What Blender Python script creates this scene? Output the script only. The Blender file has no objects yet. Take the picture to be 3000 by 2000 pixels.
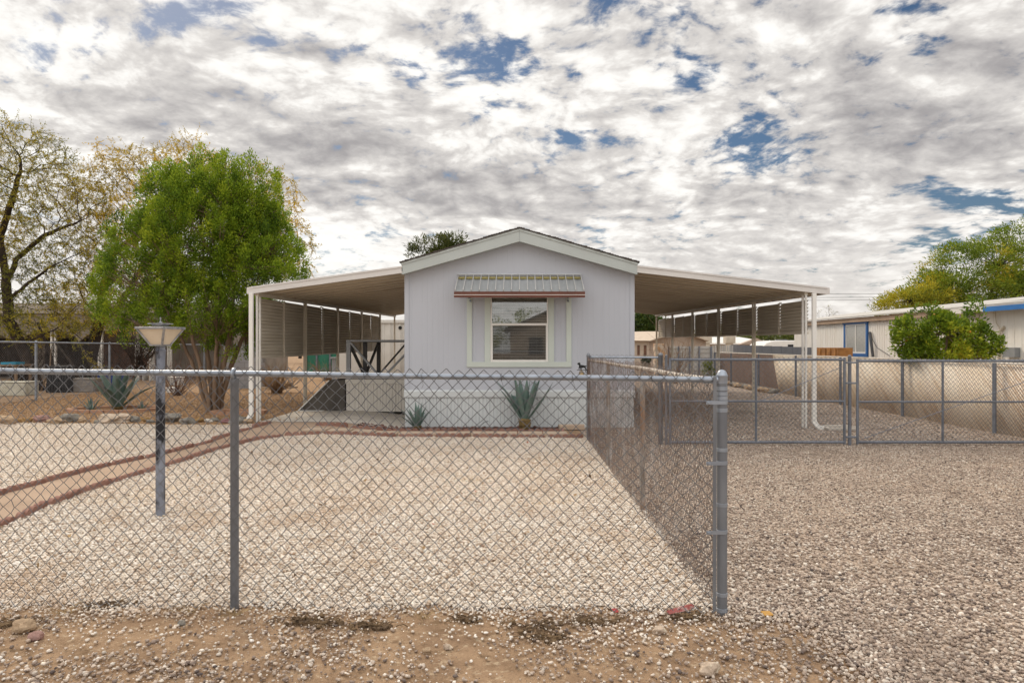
import bpy, bmesh, math, random
import numpy as np
from mathutils import Vector, Matrix, noise

R = math.radians
PI = math.pi
S = bpy.context.scene
COL = S.collection
rng = np.random.default_rng(7)
random.seed(7)

# ------------------------------------------------------------------ camera
F, CX, CY, E = 2100.0, 1522.0, 1012.0, 1.565      # focal length in photo pixels, vanishing point, eye height
cam = bpy.data.cameras.new('camera')
cam.sensor_width = 36; cam.lens = 36*F/3000
cam.shift_x = -(CX-1500)/3000; cam.shift_y = (CY-1000)/3000
cam.clip_end = 3000; cam.clip_start = .05
camo = bpy.data.objects.new('camera', cam); COL.objects.link(camo)
camo.location = (0, 0, E); camo.rotation_euler = (PI/2, 0, 0)
S.camera = camo

# ------------------------------------------------------------------ light
S.view_settings.view_transform = 'Standard'; S.view_settings.look = 'None'
S.view_settings.gamma = 1; S.view_settings.exposure = 0.42
SUN_EL, SUN_AZ = R(38), R(-32)                     # azimuth from +Y towards +X: behind the house, to the left
sun = bpy.data.lights.new('sun', 'SUN'); sun.energy = 1.5; sun.angle = R(14); sun.color = (1, .84, .64)
suno = bpy.data.objects.new('sun', sun); COL.objects.link(suno)
sd = Vector((math.sin(SUN_AZ)*math.cos(SUN_EL), math.cos(SUN_AZ)*math.cos(SUN_EL), math.sin(SUN_EL)))
suno.rotation_euler = sd.to_track_quat('Z', 'Y').to_euler()

W = bpy.data.worlds.new('World'); S.world = W; W.use_nodes = True
def build_sky():
    nt = W.node_tree; N = nt.nodes; L = nt.links; N.clear()
    def nd(t, **k):
        n = N.new(t)
        for a, b in k.items(): setattr(n, a, b)
        return n
    def val(sock, v):
        if isinstance(v, bpy.types.NodeSocket): L.new(v, sock)
        else: sock.default_value = v
    def m(op, a, b=0.0, c=0.0, clamp=False):
        n = nd('ShaderNodeMath', operation=op, use_clamp=clamp)
        val(n.inputs[0], a); val(n.inputs[1], b); val(n.inputs[2], c)
        return n.outputs[0]
    def vm(op, a, b=(0, 0, 0)):
        n = nd('ShaderNodeVectorMath', operation=op); val(n.inputs[0], a); val(n.inputs[1], b)
        return n
    def smooth(x, a, b, lo=0.0, hi=1.0):
        n = nd('ShaderNodeMapRange', interpolation_type='SMOOTHSTEP')
        val(n.inputs[0], x); n.inputs[1].default_value = a; n.inputs[2].default_value = b
        n.inputs[3].default_value = lo; n.inputs[4].default_value = hi
        return n.outputs[0]
    def mixc(f, a, b):
        n = nd('ShaderNodeMix', data_type='RGBA'); val(n.inputs[0], f)
        for s, v in ((n.inputs[6], a), (n.inputs[7], b)):
            if isinstance(v, bpy.types.NodeSocket): L.new(v, s)
            else: s.default_value = (*v, 1)
        return n.outputs[2]
    tc = nd('ShaderNodeTexCoord'); d = tc.outputs['Generated']
    sep = nd('ShaderNodeSeparateXYZ'); L.new(d, sep.inputs[0])
    z = m('MAXIMUM', sep.outputs[2], 0.0)
    zz = m('ADD', z, HOR)
    cmb = nd('ShaderNodeCombineXYZ')
    L.new(m('DIVIDE', sep.outputs[0], zz), cmb.inputs[0]); L.new(m('DIVIDE', sep.outputs[1], zz), cmb.inputs[1])
    p = cmb.outputs[0]
    # cloud layer as seen from below: coordinates on a flat sheet overhead
    def noise_at(vec, scale, detail, rough, dist=0.0, lac=2.0):
        n = nd('ShaderNodeTexNoise'); n.noise_dimensions = '3D'
        L.new(vec, n.inputs['Vector']); n.inputs['Scale'].default_value = scale
        n.inputs['Detail'].default_value = detail; n.inputs['Roughness'].default_value = rough
        n.inputs['Distortion'].default_value = dist; n.inputs['Lacunarity'].default_value = lac
        return n.outputs[0]
    def blobs(lst):
        """soft patches of the sky, given by the bearing and height at which they hang: (px, py, half-width, half-height, weight)"""
        tot = None
        for (px, py, rx, ry, w) in lst:
            def q(ax, ay):
                dx, dz = (ax-CX)/F, max(.004, (CY-ay)/F); n_ = math.sqrt(dx*dx+1+dz*dz)
                dx, dy, dz = dx/n_, 1/n_, dz/n_
                return (dx/(dz+HOR), dy/(dz+HOR))
            c = q(px, py); ex = abs(q(px+rx, py)[0]-c[0]); ey = max(.05, abs(q(px, py-ry)[1]-q(px, py+ry)[1])/2)
            # shear so that the patch stays upright in bearing: x scales with y on the sheet
            k = c[0]/c[1]
            off = vm('SUBTRACT', p, (c[0], c[1], 0)).outputs[0]
            s3 = nd('ShaderNodeSeparateXYZ'); L.new(off, s3.inputs[0])
            ax = m('DIVIDE', m('SUBTRACT', s3.outputs[0], m('MULTIPLY', s3.outputs[1], k)), ex)
            ay = m('DIVIDE', s3.outputs[1], ey)
            r2 = m('ADD', m('MULTIPLY', ax, ax), m('MULTIPLY', ay, ay))
            g = m('MULTIPLY', m('POWER', 2.718, m('MULTIPLY', r2, -1.0)), w)
            tot = g if tot is None else m('ADD', tot, g)
        return tot
    gaps = blobs([(1450, 205, 190, 75, .20), (2010, 205, 120, 70, .17), (1690, 410, 170, 38, .16), (2240, 455, 150, 80, .18),
                  (2820, 585, 300, 48, .20), (2740, 710, 160, 34, .17), (370, 100, 240, 42, .12), (780, 115, 70, 45, .15),
                  (640, 10, 170, 40, .20), (2640, 18, 170, 36, .18), (2700, 155, 70, 60, .14), (1100, 690, 90, 22, .10), (1750, 20, 160, 40, .12)])
    darks = blobs([(560, 300, 200, 60, .20), (900, 430, 260, 70, .42), (1180, 540, 320, 80, .40), (930, 140, 110, 40, .28), (1550, 600, 330, 70, .30),
                   (2500, 330, 320, 110, .22), (2780, 420, 330, 110, .34), (2900, 180, 220, 110, .26), (2150, 600, 350, 60, .20), (2250, 820, 400, 60, .22), 
                   (3000, 780, 300, 60, .12)])
    lights = blobs([(200, 120, 450, 150, .34), (1000, 250, 350, 90, .20), (1600, 330, 260, 80, .22), (880, 740, 280, 80, .55), (1900, 500, 330, 60, .16),
                    (200, 560, 450, 100, .30), (1050, 700, 250, 60, .2), (2500, 640, 300, 40, .12)])
    warp = nd('ShaderNodeTexNoise'); L.new(p, warp.inputs['Vector']); warp.inputs['Scale'].default_value = 1.6; warp.inputs['Detail'].default_value = 4
    wv = vm('SCALE', vm('SUBTRACT', warp.outputs[1], (.5, .5, .5)).outputs[0]); wv.inputs[3].default_value = .22
    pw = vm('ADD', p, wv.outputs[0]).outputs[0]
    def billow(vec, scale):
        # rounded heaps with dark creases between them
        a = m('ABSOLUTE', m('SUBTRACT', noise_at(vec, scale, 1, .4), .5)); b = m('ABSOLUTE', m('SUBTRACT', noise_at(vec, scale*2.3, 2, .5), .5))
        c = m('ABSOLUTE', m('SUBTRACT', noise_at(vec, scale*5.1, 3, .6), .5))
        return m('ADD', m('ADD', m('MULTIPLY', a, 1.3), m('MULTIPLY', b, 1.0)), m('MULTIPLY', c, .6))      # about .26 on average, high on the heaps
    bl = billow(pw, 3.4)
    bl2 = billow(vm('ADD', pw, (-.03, .06, 0)).outputs[0], 3.4)
    big = noise_at(pw, 1.5, 3, .5)
    puff = noise_at(pw, 5.5, 9, .6, .2)
    fine = noise_at(pw, 17.0, 7, .62, .2)
    dens = m('ADD', m('ADD', m('MULTIPLY', big, .20), m('MULTIPLY', puff, .48)), m('MULTIPLY', fine, .52))     # about .57 on average
    cover = m('SUBTRACT', m('SUBTRACT', dens, m('MULTIPLY', gaps, 1.0)), m('SUBTRACT', .075, m('MULTIPLY', bl, .40)))
    alpha = smooth(cover, .385, .55)
    # relief: the same puffs sampled a little towards the sun
    po = vm('ADD', pw, (-.03, .05, 0)).outputs[0]
    puff2 = noise_at(po, 5.5, 9, .6, .2)
    relief = m('SUBTRACT', puff, puff2)
    sh = m('ADD', m('MULTIPLY', relief, 1.5), m('MULTIPLY', m('SUBTRACT', big, .5), -1.0))
    sh = m('ADD', sh, m('MULTIPLY', m('SUBTRACT', fine, .5), .45))
    sh = m('ADD', sh, m('MULTIPLY', m('SUBTRACT', puff, .5), -.35))
    sh = m('ADD', m('SUBTRACT', sh, m('MULTIPLY', darks, 1.15)), lights)
    sh = m('ADD', sh, m('MULTIPLY', m('SUBTRACT', bl, .26), .75))
    sh = m('ADD', sh, m('MULTIPLY', m('SUBTRACT', bl, bl2), .7))
    fade = smooth(sep.outputs[2], .02, .24, .35, 1.0)          # relief flattens out towards the horizon
    sh = m('ADD', m('MULTIPLY', sh, fade), m('MULTIPLY', m('SUBTRACT', 1.0, fade), .12))
    t = smooth(sh, -.95, .60)
    body = mixc(t, (.285, .272, .275), (.74, .71, .67))
    glow = smooth(t, .60, 1.0)
    body = mixc(glow, body, (.80, .785, .755))
    # thin high parts let a little blue through
    hz = smooth(sep.outputs[2], 0.0, .13, 1.0, 0.0)
    body = mixc(m('MULTIPLY', hz, .55), body, (.68, .64, .59))
    # overcast skies are brighter overhead than near the horizon
    up = smooth(sep.outputs[2], .40, .85, 1.0, ZEN)
    back = smooth(sep.outputs[1], -.1, -.7, 1.0, BACK)
    body = vm('SCALE', body); L.new(m('MULTIPLY', up, back), body.inputs[3]); body = body.outputs[0]
    sky = nd('ShaderNodeTexSky', sky_type='NISHITA', sun_disc=False)
    sky.sun_elevation = SUN_EL; sky.sun_rotation = SUN_AZ
    sky.dust_density = .6; sky.ozone_density = 2.5
    hs = nd('ShaderNodeHueSaturation'); L.new(sky.outputs[0], hs.inputs['Color']); hs.inputs['Saturation'].default_value = 1.15; hs.inputs['Value'].default_value = .80
    b1 = nd('ShaderNodeBackground'); L.new(hs.outputs[0], b1.inputs[0]); b1.inputs[1].default_value = .05
    b2 = nd('ShaderNodeBackground'); L.new(body, b2.inputs[0]); b2.inputs[1].default_value = 1.0
    mx = nd('ShaderNodeMixShader'); L.new(m('MAXIMUM', alpha, m('MULTIPLY', hz, .75)), mx.inputs[0])
    L.new(b1.outputs[0], mx.inputs[1]); L.new(b2.outputs[0], mx.inputs[2])
    out = nd('ShaderNodeOutputWorld'); L.new(mx.outputs[0], out.inputs[0])
ZEN, BACK, HOR = 2.0, 1.5, .22
build_sky()

# ------------------------------------------------------------------ helpers
def terrain(x, y):
    a = min(1, max(0, (-2.2-x)/1.2)); b = min(1, max(0, (y-11.5)/1.8))
    return .125*a*b
def P(px, py, Y):
    return Vector(((px-CX)*Y/F, Y, E-(py-CY)*Y/F))
def G(px, py):
    """the point of the ground seen at a photo pixel"""
    Y = E*F/max(4, (py-CY))
    for _ in range(12):
        Y = (E-terrain((px-CX)*Y/F, Y))*F/max(4, (py-CY))
    x = (px-CX)*Y/F
    return Vector((x, Y, terrain(x, Y)))

def tag(o, label=None, cat=None, group=None, kind=None):
    if label: o['label'] = label
    if cat: o['category'] = cat
    if group: o['group'] = group
    if kind: o['kind'] = kind
    return o
ORI = {}
def thing(name, loc, label, cat, group=None):
    o = bpy.data.objects.new(name, None); o.empty_display_size = .2
    COL.objects.link(o); o.location = loc; ORI[o] = Vector(loc)
    return tag(o, label, cat, group)
def origin(o):
    while o.parent is not None: o = o.parent
    return ORI.get(o, Vector((0, 0, 0)))
def copy_tree(o, parent=None):
    c = o.copy(); COL.objects.link(c); c.parent = parent
    for ch in o.children: copy_tree(ch, c)
    return c

class MB:
    def __init__(s): s.v = []; s.f = []
    def add(s, v, f):
        n = len(s.v); s.v += [tuple(a) for a in v]; s.f += [tuple(i+n for i in q) for q in f]; return s
    BOXF = [(0, 3, 2, 1), (4, 5, 6, 7), (0, 1, 5, 4), (1, 2, 6, 5), (2, 3, 7, 6), (3, 0, 4, 7)]
    def box(s, x0, x1, y0, y1, z0, z1):
        return s.add([(x0, y0, z0), (x1, y0, z0), (x1, y1, z0), (x0, y1, z0), (x0, y0, z1), (x1, y0, z1), (x1, y1, z1), (x0, y1, z1)], s.BOXF)
    def obox(s, c, size, rot=(0, 0, 0)):
        m = Matrix.Translation(c) @ (Matrix.Rotation(rot[2], 4, 'Z') @ Matrix.Rotation(rot[1], 4, 'Y') @ Matrix.Rotation(rot[0], 4, 'X'))
        h = [a/2 for a in size]
        return s.add([m @ Vector((x*h[0], y*h[1], z*h[2])) for z in (-1, 1) for x, y in ((-1, -1), (1, -1), (1, 1), (-1, 1))], s.BOXF)
    def bar(s, p, q, w, h, up=(0, 0, 1)):
        p, q = Vector(p), Vector(q); d = (q-p).normalized(); u = Vector(up)
        if abs(d.dot(u)) > .98: u = Vector((0, 1, 0))
        a = d.cross(u).normalized()*w/2; b = a.cross(d).normalized()*h/2
        vs = [o+k for o in (p, q) for k in (-a-b, a-b, a+b, -a+b)]
        return s.add(vs, [(0, 1, 2, 3), (7, 6, 5, 4), (0, 4, 5, 1), (1, 5, 6, 2), (2, 6, 7, 3), (3, 7, 4, 0)])
    def tube(s, pts, r, n=6, caps=True, twist=0):
        pts = [Vector(a) for a in pts]; k = len(pts); rs = r if isinstance(r, (list, tuple)) else [r]*k
        ref = None; vs = []; fs = []
        for i, p in enumerate(pts):
            d = (pts[min(i+1, k-1)]-pts[max(i-1, 0)])
            d = d.normalized() if d.length > 1e-9 else Vector((0, 0, 1))
            if ref is None:
                ref = Vector((0, 0, 1)) if abs(d.z) < .9 else Vector((1, 0, 0))
            a = d.cross(ref)
            if a.length < 1e-4: a = d.cross(Vector((.3, .8, .5)))
            a.normalize(); b = d.cross(a); ref = b.cross(d) if False else a.cross(d)
            for j in range(n):
                t = 2*PI*j/n+twist; vs.append(p+(a*math.cos(t)+b*math.sin(t))*rs[i])
        for i in range(k-1):
            for j in range(n):
                fs.append((i*n+j, i*n+(j+1) % n, (i+1)*n+(j+1) % n, (i+1)*n+j))
        if caps: fs += [tuple(range(n))[::-1], tuple((k-1)*n+j for j in range(n))]
        return s.add(vs, fs)
    def lathe(s, prof, c=(0, 0, 0), n=16):
        c = Vector(c); vs = []; fs = []
        for (r, z) in prof:
            for j in range(n): vs.append(c+Vector((r*math.cos(2*PI*j/n), r*math.sin(2*PI*j/n), z)))
        for i in range(len(prof)-1):
            for j in range(n): fs.append((i*n+j, i*n+(j+1) % n, (i+1)*n+(j+1) % n, (i+1)*n+j))
        fs += [tuple(range(n))[::-1], tuple((len(prof)-1)*n+j for j in range(n))]
        return s.add(vs, fs)
    def prism(s, poly, a, b, axis='y'):
        n = len(poly)
        def pt(u, w, t): return {'y': (u, t, w), 'x': (t, u, w), 'z': (u, w, t)}[axis]
        vs = [pt(u, w, a) for u, w in poly]+[pt(u, w, b) for u, w in poly]
        return s.add(vs, [tuple(range(n)), tuple(range(2*n-1, n-1, -1))]+[(i, i+n, (i+1) % n+n, (i+1) % n) for i in range(n)])
    def build(s, name, mat, parent=None, smooth=False, bevel=0, label=None):
        me = bpy.data.meshes.new(name)
        off = origin(parent) if parent is not None else Vector((0, 0, 0))
        me.from_pydata([(a[0]-off.x, a[1]-off.y, a[2]-off.z) for a in s.v], [], s.f); me.update()
        bm = bmesh.new(); bm.from_mesh(me); bmesh.ops.recalc_face_normals(bm, faces=bm.faces); bm.to_mesh(me); bm.free()
        if smooth:
            me.polygons.foreach_set('use_smooth', [True]*len(me.polygons))
            if smooth != 'all':
                try: me.set_sharp_from_angle(angle=R(40))
                except Exception: pass
        me.materials.append(mat)
        o = bpy.data.objects.new(name, me); COL.objects.link(o); o.parent = parent
        if bevel:
            b = o.modifiers.new('bevel', 'BEVEL'); b.width = bevel; b.segments = 2; b.limit_method = 'ANGLE'
        if label: o['label'] = label
        return o

def np_mesh(name, verts, faces_n, nper, mat, parent=None, cols=None, smooth=True):
    """verts (N,3); faces_n (M,nper) vertex indices"""
    me = bpy.data.meshes.new(name); V = np.asarray(verts, dtype=np.float32)
    if parent is not None: V = V-np.array(origin(parent), dtype=np.float32)
    Fq = np.asarray(faces_n, dtype=np.int32)
    me.vertices.add(len(V)); me.vertices.foreach_set('co', V.ravel())
    me.loops.add(Fq.size); me.loops.foreach_set('vertex_index', Fq.ravel())
    me.polygons.add(len(Fq)); me.polygons.foreach_set('loop_start', np.arange(0, Fq.size, nper, dtype=np.int32))
    if smooth: me.polygons.foreach_set('use_smooth', np.ones(len(Fq), dtype=bool))
    if cols is not None:
        at = me.attributes.new('tint', 'FLOAT_COLOR', 'POINT')
        c = np.ones((len(V), 4), dtype=np.float32); c[:, :3] = cols
        at.data.foreach_set('color', c.ravel())
    me.update(calc_edges=True); me.validate()
    me.materials.append(mat)
    o = bpy.data.objects.new(name, me); COL.objects.link(o); o.parent = parent
    return o

# ------------------------------------------------------------------ materials
def newmat(name):
    m = bpy.data.materials.new(name); m.use_nodes = True
    nt = m.node_tree; b = nt.nodes['Principled BSDF']
    return m, nt, nt.nodes, nt.links, b
def mat(name, c1, c2=None, scale=4, detail=6, rough=.6, metal=0, bump=0, bscale=60, stretch=(1, 1, 1), spots=None, lo=.35, hi=.65, spec=.4, streak=None):
    m, nt, N, L, b = newmat(name)
    tc = N.new('ShaderNodeTexCoord'); mp = N.new('ShaderNodeMapping'); L.new(tc.outputs['Object'], mp.inputs[0]); mp.inputs['Scale'].default_value = stretch
    c2 = c2 or tuple(a*.8 for a in c1)
    n = N.new('ShaderNodeTexNoise'); L.new(mp.outputs[0], n.inputs['Vector']); n.inputs['Scale'].default_value = scale; n.inputs['Detail'].default_value = detail
    r = N.new('ShaderNodeValToRGB'); L.new(n.outputs[0], r.inputs[0])
    r.color_ramp.elements[0].position = lo; r.color_ramp.elements[1].position = hi
    r.color_ramp.elements[0].color = (*c1, 1); r.color_ramp.elements[1].color = (*c2, 1)
    col = r.outputs[0]
    for sp in (spots or []):                       # (colour, scale, from, to, stretch)
        mp2 = N.new('ShaderNodeMapping'); L.new(tc.outputs['Object'], mp2.inputs[0]); mp2.inputs['Scale'].default_value = sp[4] if len(sp) > 4 else (1, 1, 1)
        mp2.inputs['Location'].default_value = (3.1, 7.7, 1.3)
        n2 = N.new('ShaderNodeTexNoise'); L.new(mp2.outputs[0], n2.inputs['Vector']); n2.inputs['Scale'].default_value = sp[1]; n2.inputs['Detail'].default_value = 8; n2.inputs['Roughness'].default_value = .65
        mr = N.new('ShaderNodeMapRange'); L.new(n2.outputs[0], mr.inputs[0]); mr.inputs[1].default_value = sp[2]; mr.inputs[2].default_value = sp[3]
        mx = N.new('ShaderNodeMix'); mx.data_type = 'RGBA'; L.new(mr.outputs[0], mx.inputs[0]); L.new(col, mx.inputs[6]); mx.inputs[7].default_value = (*sp[0], 1)
        col = mx.outputs[2]
    L.new(col, b.inputs['Base Color'])
    b.inputs['Roughness'].default_value = rough; b.inputs['Metallic'].default_value = metal; b.inputs['Specular IOR Level'].default_value = spec
    if bump:
        n3 = N.new('ShaderNodeTexNoise'); L.new(mp.outputs[0], n3.inputs['Vector']); n3.inputs['Scale'].default_value = bscale; n3.inputs['Detail'].default_value = 6
        bp = N.new('ShaderNodeBump'); bp.inputs['Strength'].default_value = bump; bp.inputs['Distance'].default_value = .02
        L.new(n3.outputs[0], bp.inputs['Height']); L.new(bp.outputs[0], b.inputs['Normal'])
    return m
def leafmat(name, trans=.45, rough=.55):
    m, nt, N, L, b = newmat(name)
    a = N.new('ShaderNodeAttribute'); a.attribute_name = 'tint'
    L.new(a.outputs['Color'], b.inputs['Base Color']); b.inputs['Roughness'].default_value = rough; b.inputs['Specular IOR Level'].default_value = .25
    t = N.new('ShaderNodeBsdfTranslucent'); L.new(a.outputs['Color'], t.inputs[0])
    mx = N.new('ShaderNodeMixShader'); mx.inputs[0].default_value = trans
    L.new(b.outputs[0], mx.inputs[1]); L.new(t.outputs[0], mx.inputs[2]); L.new(mx.outputs[0], N['Material Output'].inputs[0])
    return m
def tintmat(name, rough=.8):
    m, nt, N, L, b = newmat(name)
    a = N.new('ShaderNodeAttribute'); a.attribute_name = 'tint'
    tc = N.new('ShaderNodeTexCoord'); n = N.new('ShaderNodeTexNoise'); L.new(tc.outputs['Object'], n.inputs['Vector']); n.inputs['Scale'].default_value = 90; n.inputs['Detail'].default_value = 4
    mr = N.new('ShaderNodeMapRange'); L.new(n.outputs[0], mr.inputs[0]); mr.inputs[1].default_value = .3; mr.inputs[2].default_value = .7; mr.inputs[3].default_value = .75; mr.inputs[4].default_value = 1.15
    vs = N.new('ShaderNodeVectorMath'); vs.operation = 'SCALE'; L.new(a.outputs['Color'], vs.inputs[0]); L.new(mr.outputs[0], vs.inputs[3])
    L.new(vs.outputs[0], b.inputs['Base Color']); b.inputs['Roughness'].default_value = rough; b.inputs['Specular IOR Level'].default_value = .3
    return m
def gravelmat(name, palette, size=.026, bump=.6, patch=None, rnd=1.0):
    """palette: list of (position, colour)"""
    m, nt, N, L, b = newmat(name)
    tc = N.new('ShaderNodeTexCoord')
    wn = N.new('ShaderNodeTexNoise'); L.new(tc.outputs['Object'], wn.inputs['Vector']); wn.inputs['Scale'].default_value = 25; wn.inputs['Detail'].default_value = 3
    wadd = N.new('ShaderNodeMix'); wadd.data_type = 'RGBA'; wadd.blend_type = 'LINEAR_LIGHT'; wadd.inputs[0].default_value = .012
    L.new(tc.outputs['Object'], wadd.inputs[6]); L.new(wn.outputs[1], wadd.inputs[7])
    v = N.new('ShaderNodeTexVoronoi'); L.new(wadd.outputs[2], v.inputs['Vector']); v.inputs['Scale'].default_value = 1/size; v.inputs['Randomness'].default_value = rnd
    sx = N.new('ShaderNodeSeparateXYZ'); L.new(v.outputs['Color'], sx.inputs[0])
    r = N.new('ShaderNodeValToRGB'); L.new(sx.outputs[0], r.inputs[0]); cr = r.color_ramp
    while len(cr.elements) < len(palette): cr.elements.new(.5)
    for e, (p_, c_) in zip(cr.elements, palette): e.position = p_; e.color = (*c_, 1)
    col = r.outputs[0]
    # soil between the stones
    mr = N.new('ShaderNodeMapRange'); L.new(v.outputs['Distance'], mr.inputs[0]); mr.inputs[1].default_value = .38; mr.inputs[2].default_value = .75
    mx = N.new('ShaderNodeMix'); mx.data_type = 'RGBA'; L.new(mr.outputs[0], mx.inputs[0]); L.new(col, mx.inputs[6]); mx.inputs[7].default_value = (*[a*.6 for a in palette[0][1]], 1)
    col = mx.outputs[2]
    if patch:
        for (pc, ps, a0, a1) in patch:
            pn = N.new('ShaderNodeTexNoise'); L.new(tc.outputs['Object'], pn.inputs['Vector']); pn.inputs['Scale'].default_value = ps; pn.inputs['Detail'].default_value = 7; pn.inputs['Roughness'].default_value = .65
            pr = N.new('ShaderNodeMapRange'); L.new(pn.outputs[0], pr.inputs[0]); pr.inputs[1].default_value = a0; pr.inputs[2].default_value = a1; pr.inputs[4].default_value = .75
            pm = N.new('ShaderNodeMix'); pm.data_type = 'RGBA'; L.new(pr.outputs[0], pm.inputs[0]); L.new(col, pm.inputs[6]); pm.inputs[7].default_value = (*pc, 1)
            col = pm.outputs[2]
    L.new(col, b.inputs['Base Color']); b.inputs['Roughness'].default_value = .85; b.inputs['Specular IOR Level'].default_value = .2
    inv = N.new('ShaderNodeMath'); inv.operation = 'SUBTRACT'; inv.inputs[0].default_value = 1; L.new(v.outputs['Distance'], inv.inputs[1])
    bp = N.new('ShaderNodeBump'); bp.inputs['Strength'].default_value = bump; bp.inputs['Distance'].default_value = size*.6
    L.new(inv.outputs[0], bp.inputs['Height']); L.new(bp.outputs[0], b.inputs['Normal'])
    return m

M = {}
WG = [(0.0, (.36, .25, .17)), (.10, (.56, .455, .355)), (.40, (.71, .63, .54)), (.75, (.765, .70, .62)), (1.0, (.80, .765, .71))]
M['white_gravel'] = gravelmat('white_gravel', WG, .022, .6, [((.50, .38, .24), 1.1, .52, .78), ((.40, .27, .15), 5, .62, .8)])
GG = [(0.0, (.20, .155, .125)), (.25, (.33, .255, .20)), (.55, (.43, .335, .265)), (.8, (.51, .42, .345)), (1.0, (.66, .59, .50))]
M['drive_gravel'] = gravelmat('drive_gravel', GG, .020, .55, [((.42, .32, .235), .6, .5, .8)])
TG = [(0.0, (.23, .135, .068)), (.4, (.36, .215, .108)), (.8, (.45, .285, .155)), (1.0, (.52, .38, .25))]
M['tan_gravel'] = gravelmat('tan_gravel', TG, .035, .8, [((.30, .18, .09), .9, .5, .75)])
M['dirt'] = mat('dirt', (.345, .235, .148), (.235, .155, .098), 3.5, 10, .95, 0, 1.0, 45, spots=[((.17, .11, .065), 7, .54, .70), ((.46, .36, .25), 22, .55, .7), ((.12, .08, .05), 38, .62, .7)], spec=.1)
M['far_ground'] = mat('far_ground', (.36, .26, .17), (.28, .2, .13), .4, 8, .95, 0, .5, 20)
M['concrete'] = mat('concrete', (.36, .262, .19), (.295, .21, .15), 2.2, 8, .85, 0, .2, 70, spots=[((.33, .25, .18), 1.3, .58, .8)], spec=.25)
M['slab'] = mat('slab', (.50, .46, .41), (.43, .39, .34), 2.2, 8, .8, 0, .15, 70, spots=[((.33, .29, .25), 1.7, .58, .8)], spec=.25)
M['paver'] = mat('paver', (.46, .36, .27), (.37, .28, .21), 5, 8, .85, 0, .3, 60)
M['edger'] = mat('edger', (.29, .165, .13), (.215, .115, .09), 7, 8, .9, 0, .5, 70, spots=[((.37, .24, .19), 16, .58, .75)], spec=.2)
M['bedrock'] = gravelmat('bed_rock', [(0, (.05, .025, .02)), (.5, (.12, .06, .05)), (1, (.22, .12, .1))], .045, 1.0)
M['wall'] = mat('wall_paint', (.445, .468, .522), (.43, .452, .502), 1.2, 6, .55, 0, .05, 150, stretch=(1, 1, .3), spots=[((.37, .385, .43), 2.5, .62, .85, (3, 1, .25))])
M['trim'] = mat('green_trim_paint', (.52, .57, .53), (.495, .545, .505), 2, 5, .5, 0, .04, 120)
M['fascia'] = mat('pale_fascia_paint', (.43, .47, .46), (.405, .44, .43), 2, 5, .5, 0, .04, 120)
M['skirt'] = mat('white_skirting', (.55, .58, .59), (.50, .525, .535), 1.5, 6, .45, 0, .03, 100, spots=[((.46, .43, .39), 3, .6, .85, (4, 1, .5))])
M['deckskirt'] = mat('cream_skirting', (.60, .57, .52), (.55, .52, .47), 1.5, 6, .5, 0, .03, 100)
M['white_metal'] = mat('white_painted_metal', (.72, .71, .68), (.66, .64, .60), 3, 6, .4, 0, .02, 60, spots=[((.42, .32, .22), 5, .66, .8, (1, 1, .4))])
M['cream_metal'] = mat('cream_painted_metal', (.60, .55, .46), (.52, .46, .37), 3, 6, .45, 0, .02, 60, spots=[((.30, .2, .12), 7, .62, .8, (1, 1, .3))])
M['carport_pan'] = mat('carport_pan', (.60, .545, .45), (.51, .455, .37), 2.0, 4, .30, .3, .02, 60, stretch=(.10, 2.2, 1), lo=.3, hi=.7, spots=[((.34, .27, .20), 2.2, .54, .78, (.12, 2.0, 1)), ((.55, .51, .44), 2.6, .6, .75, (.10, 2.4, 1))])
M['carport_edge'] = mat('carport_edge', (.62, .60, .58), (.56, .535, .515), 2, 6, .4, 0, .02, 60, stretch=(.3, 1, 4))
M['louver'] = mat('louver_metal', (.62, .57, .48), (.54, .49, .40), 2, 6, .4, .1, .02, 60, stretch=(1, .5, 3), spots=[((.34, .27, .19), 3, .62, .85)])
M['shingle'] = mat('shingle', (.075, .062, .055), (.045, .038, .035), 12, 6, .9, 0, .6, 60)
M['galv'] = mat('galvanised_steel', (.33, .37, .43), (.25, .285, .34), 9, 8, .38, .55, .04, 90, spots=[((.50, .51, .52), 4, .6, .8)])
M['galv_post'] = mat('weathered_galvanised_post', (.21, .225, .25), (.145, .155, .175), 6, 8, .5, .45, .05, 90, stretch=(1, 1, .35), spots=[((.30, .28, .26), 7, .62, .8, (1, 1, .25))])
M['wire'] = mat('galvanised_wire', (.20, .205, .22), (.12, .125, .135), 7, 5, .5, .3)
M['rust_wire'] = mat('rusty_wire', (.20, .14, .115), (.12, .085, .07), 5, 5, .8, .1, spots=[((.34, .33, .33), 3, .50, .66)])
M['rust_post'] = mat('rust_streaked_post', (.37, .35, .32), (.25, .22, .19), 5, 8, .65, .3, .06, 80, spots=[((.38, .17, .05), 4, .5, .7, (1, 1, .35))])
M['flaked_rail'] = mat('flaked_white_rail', (.66, .62, .56), (.50, .45, .39), 14, 8, .6, .1, .1, 60, spots=[((.28, .15, .09), 18, .58, .72)])
M['gate_metal'] = mat('dark_gate_steel', (.20, .22, .26), (.145, .16, .19), 6, 6, .5, .4, .03, 80, spots=[((.24, .15, .1), 9, .66, .8)])
M['dark_and_shaded_rail'] = mat('charcoal_and_shaded_rail', (.085, .088, .095), (.06, .062, .068), 5, 6, .5, 0, .05, 80)
M['grey_and_lit_rail'] = mat('slate_grey_and_lit_rail', (.27, .285, .30), (.225, .24, .255), 5, 6, .5, 0, .05, 80)  # also the deck railing's lit tone; the darker one above carries its shade
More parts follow.
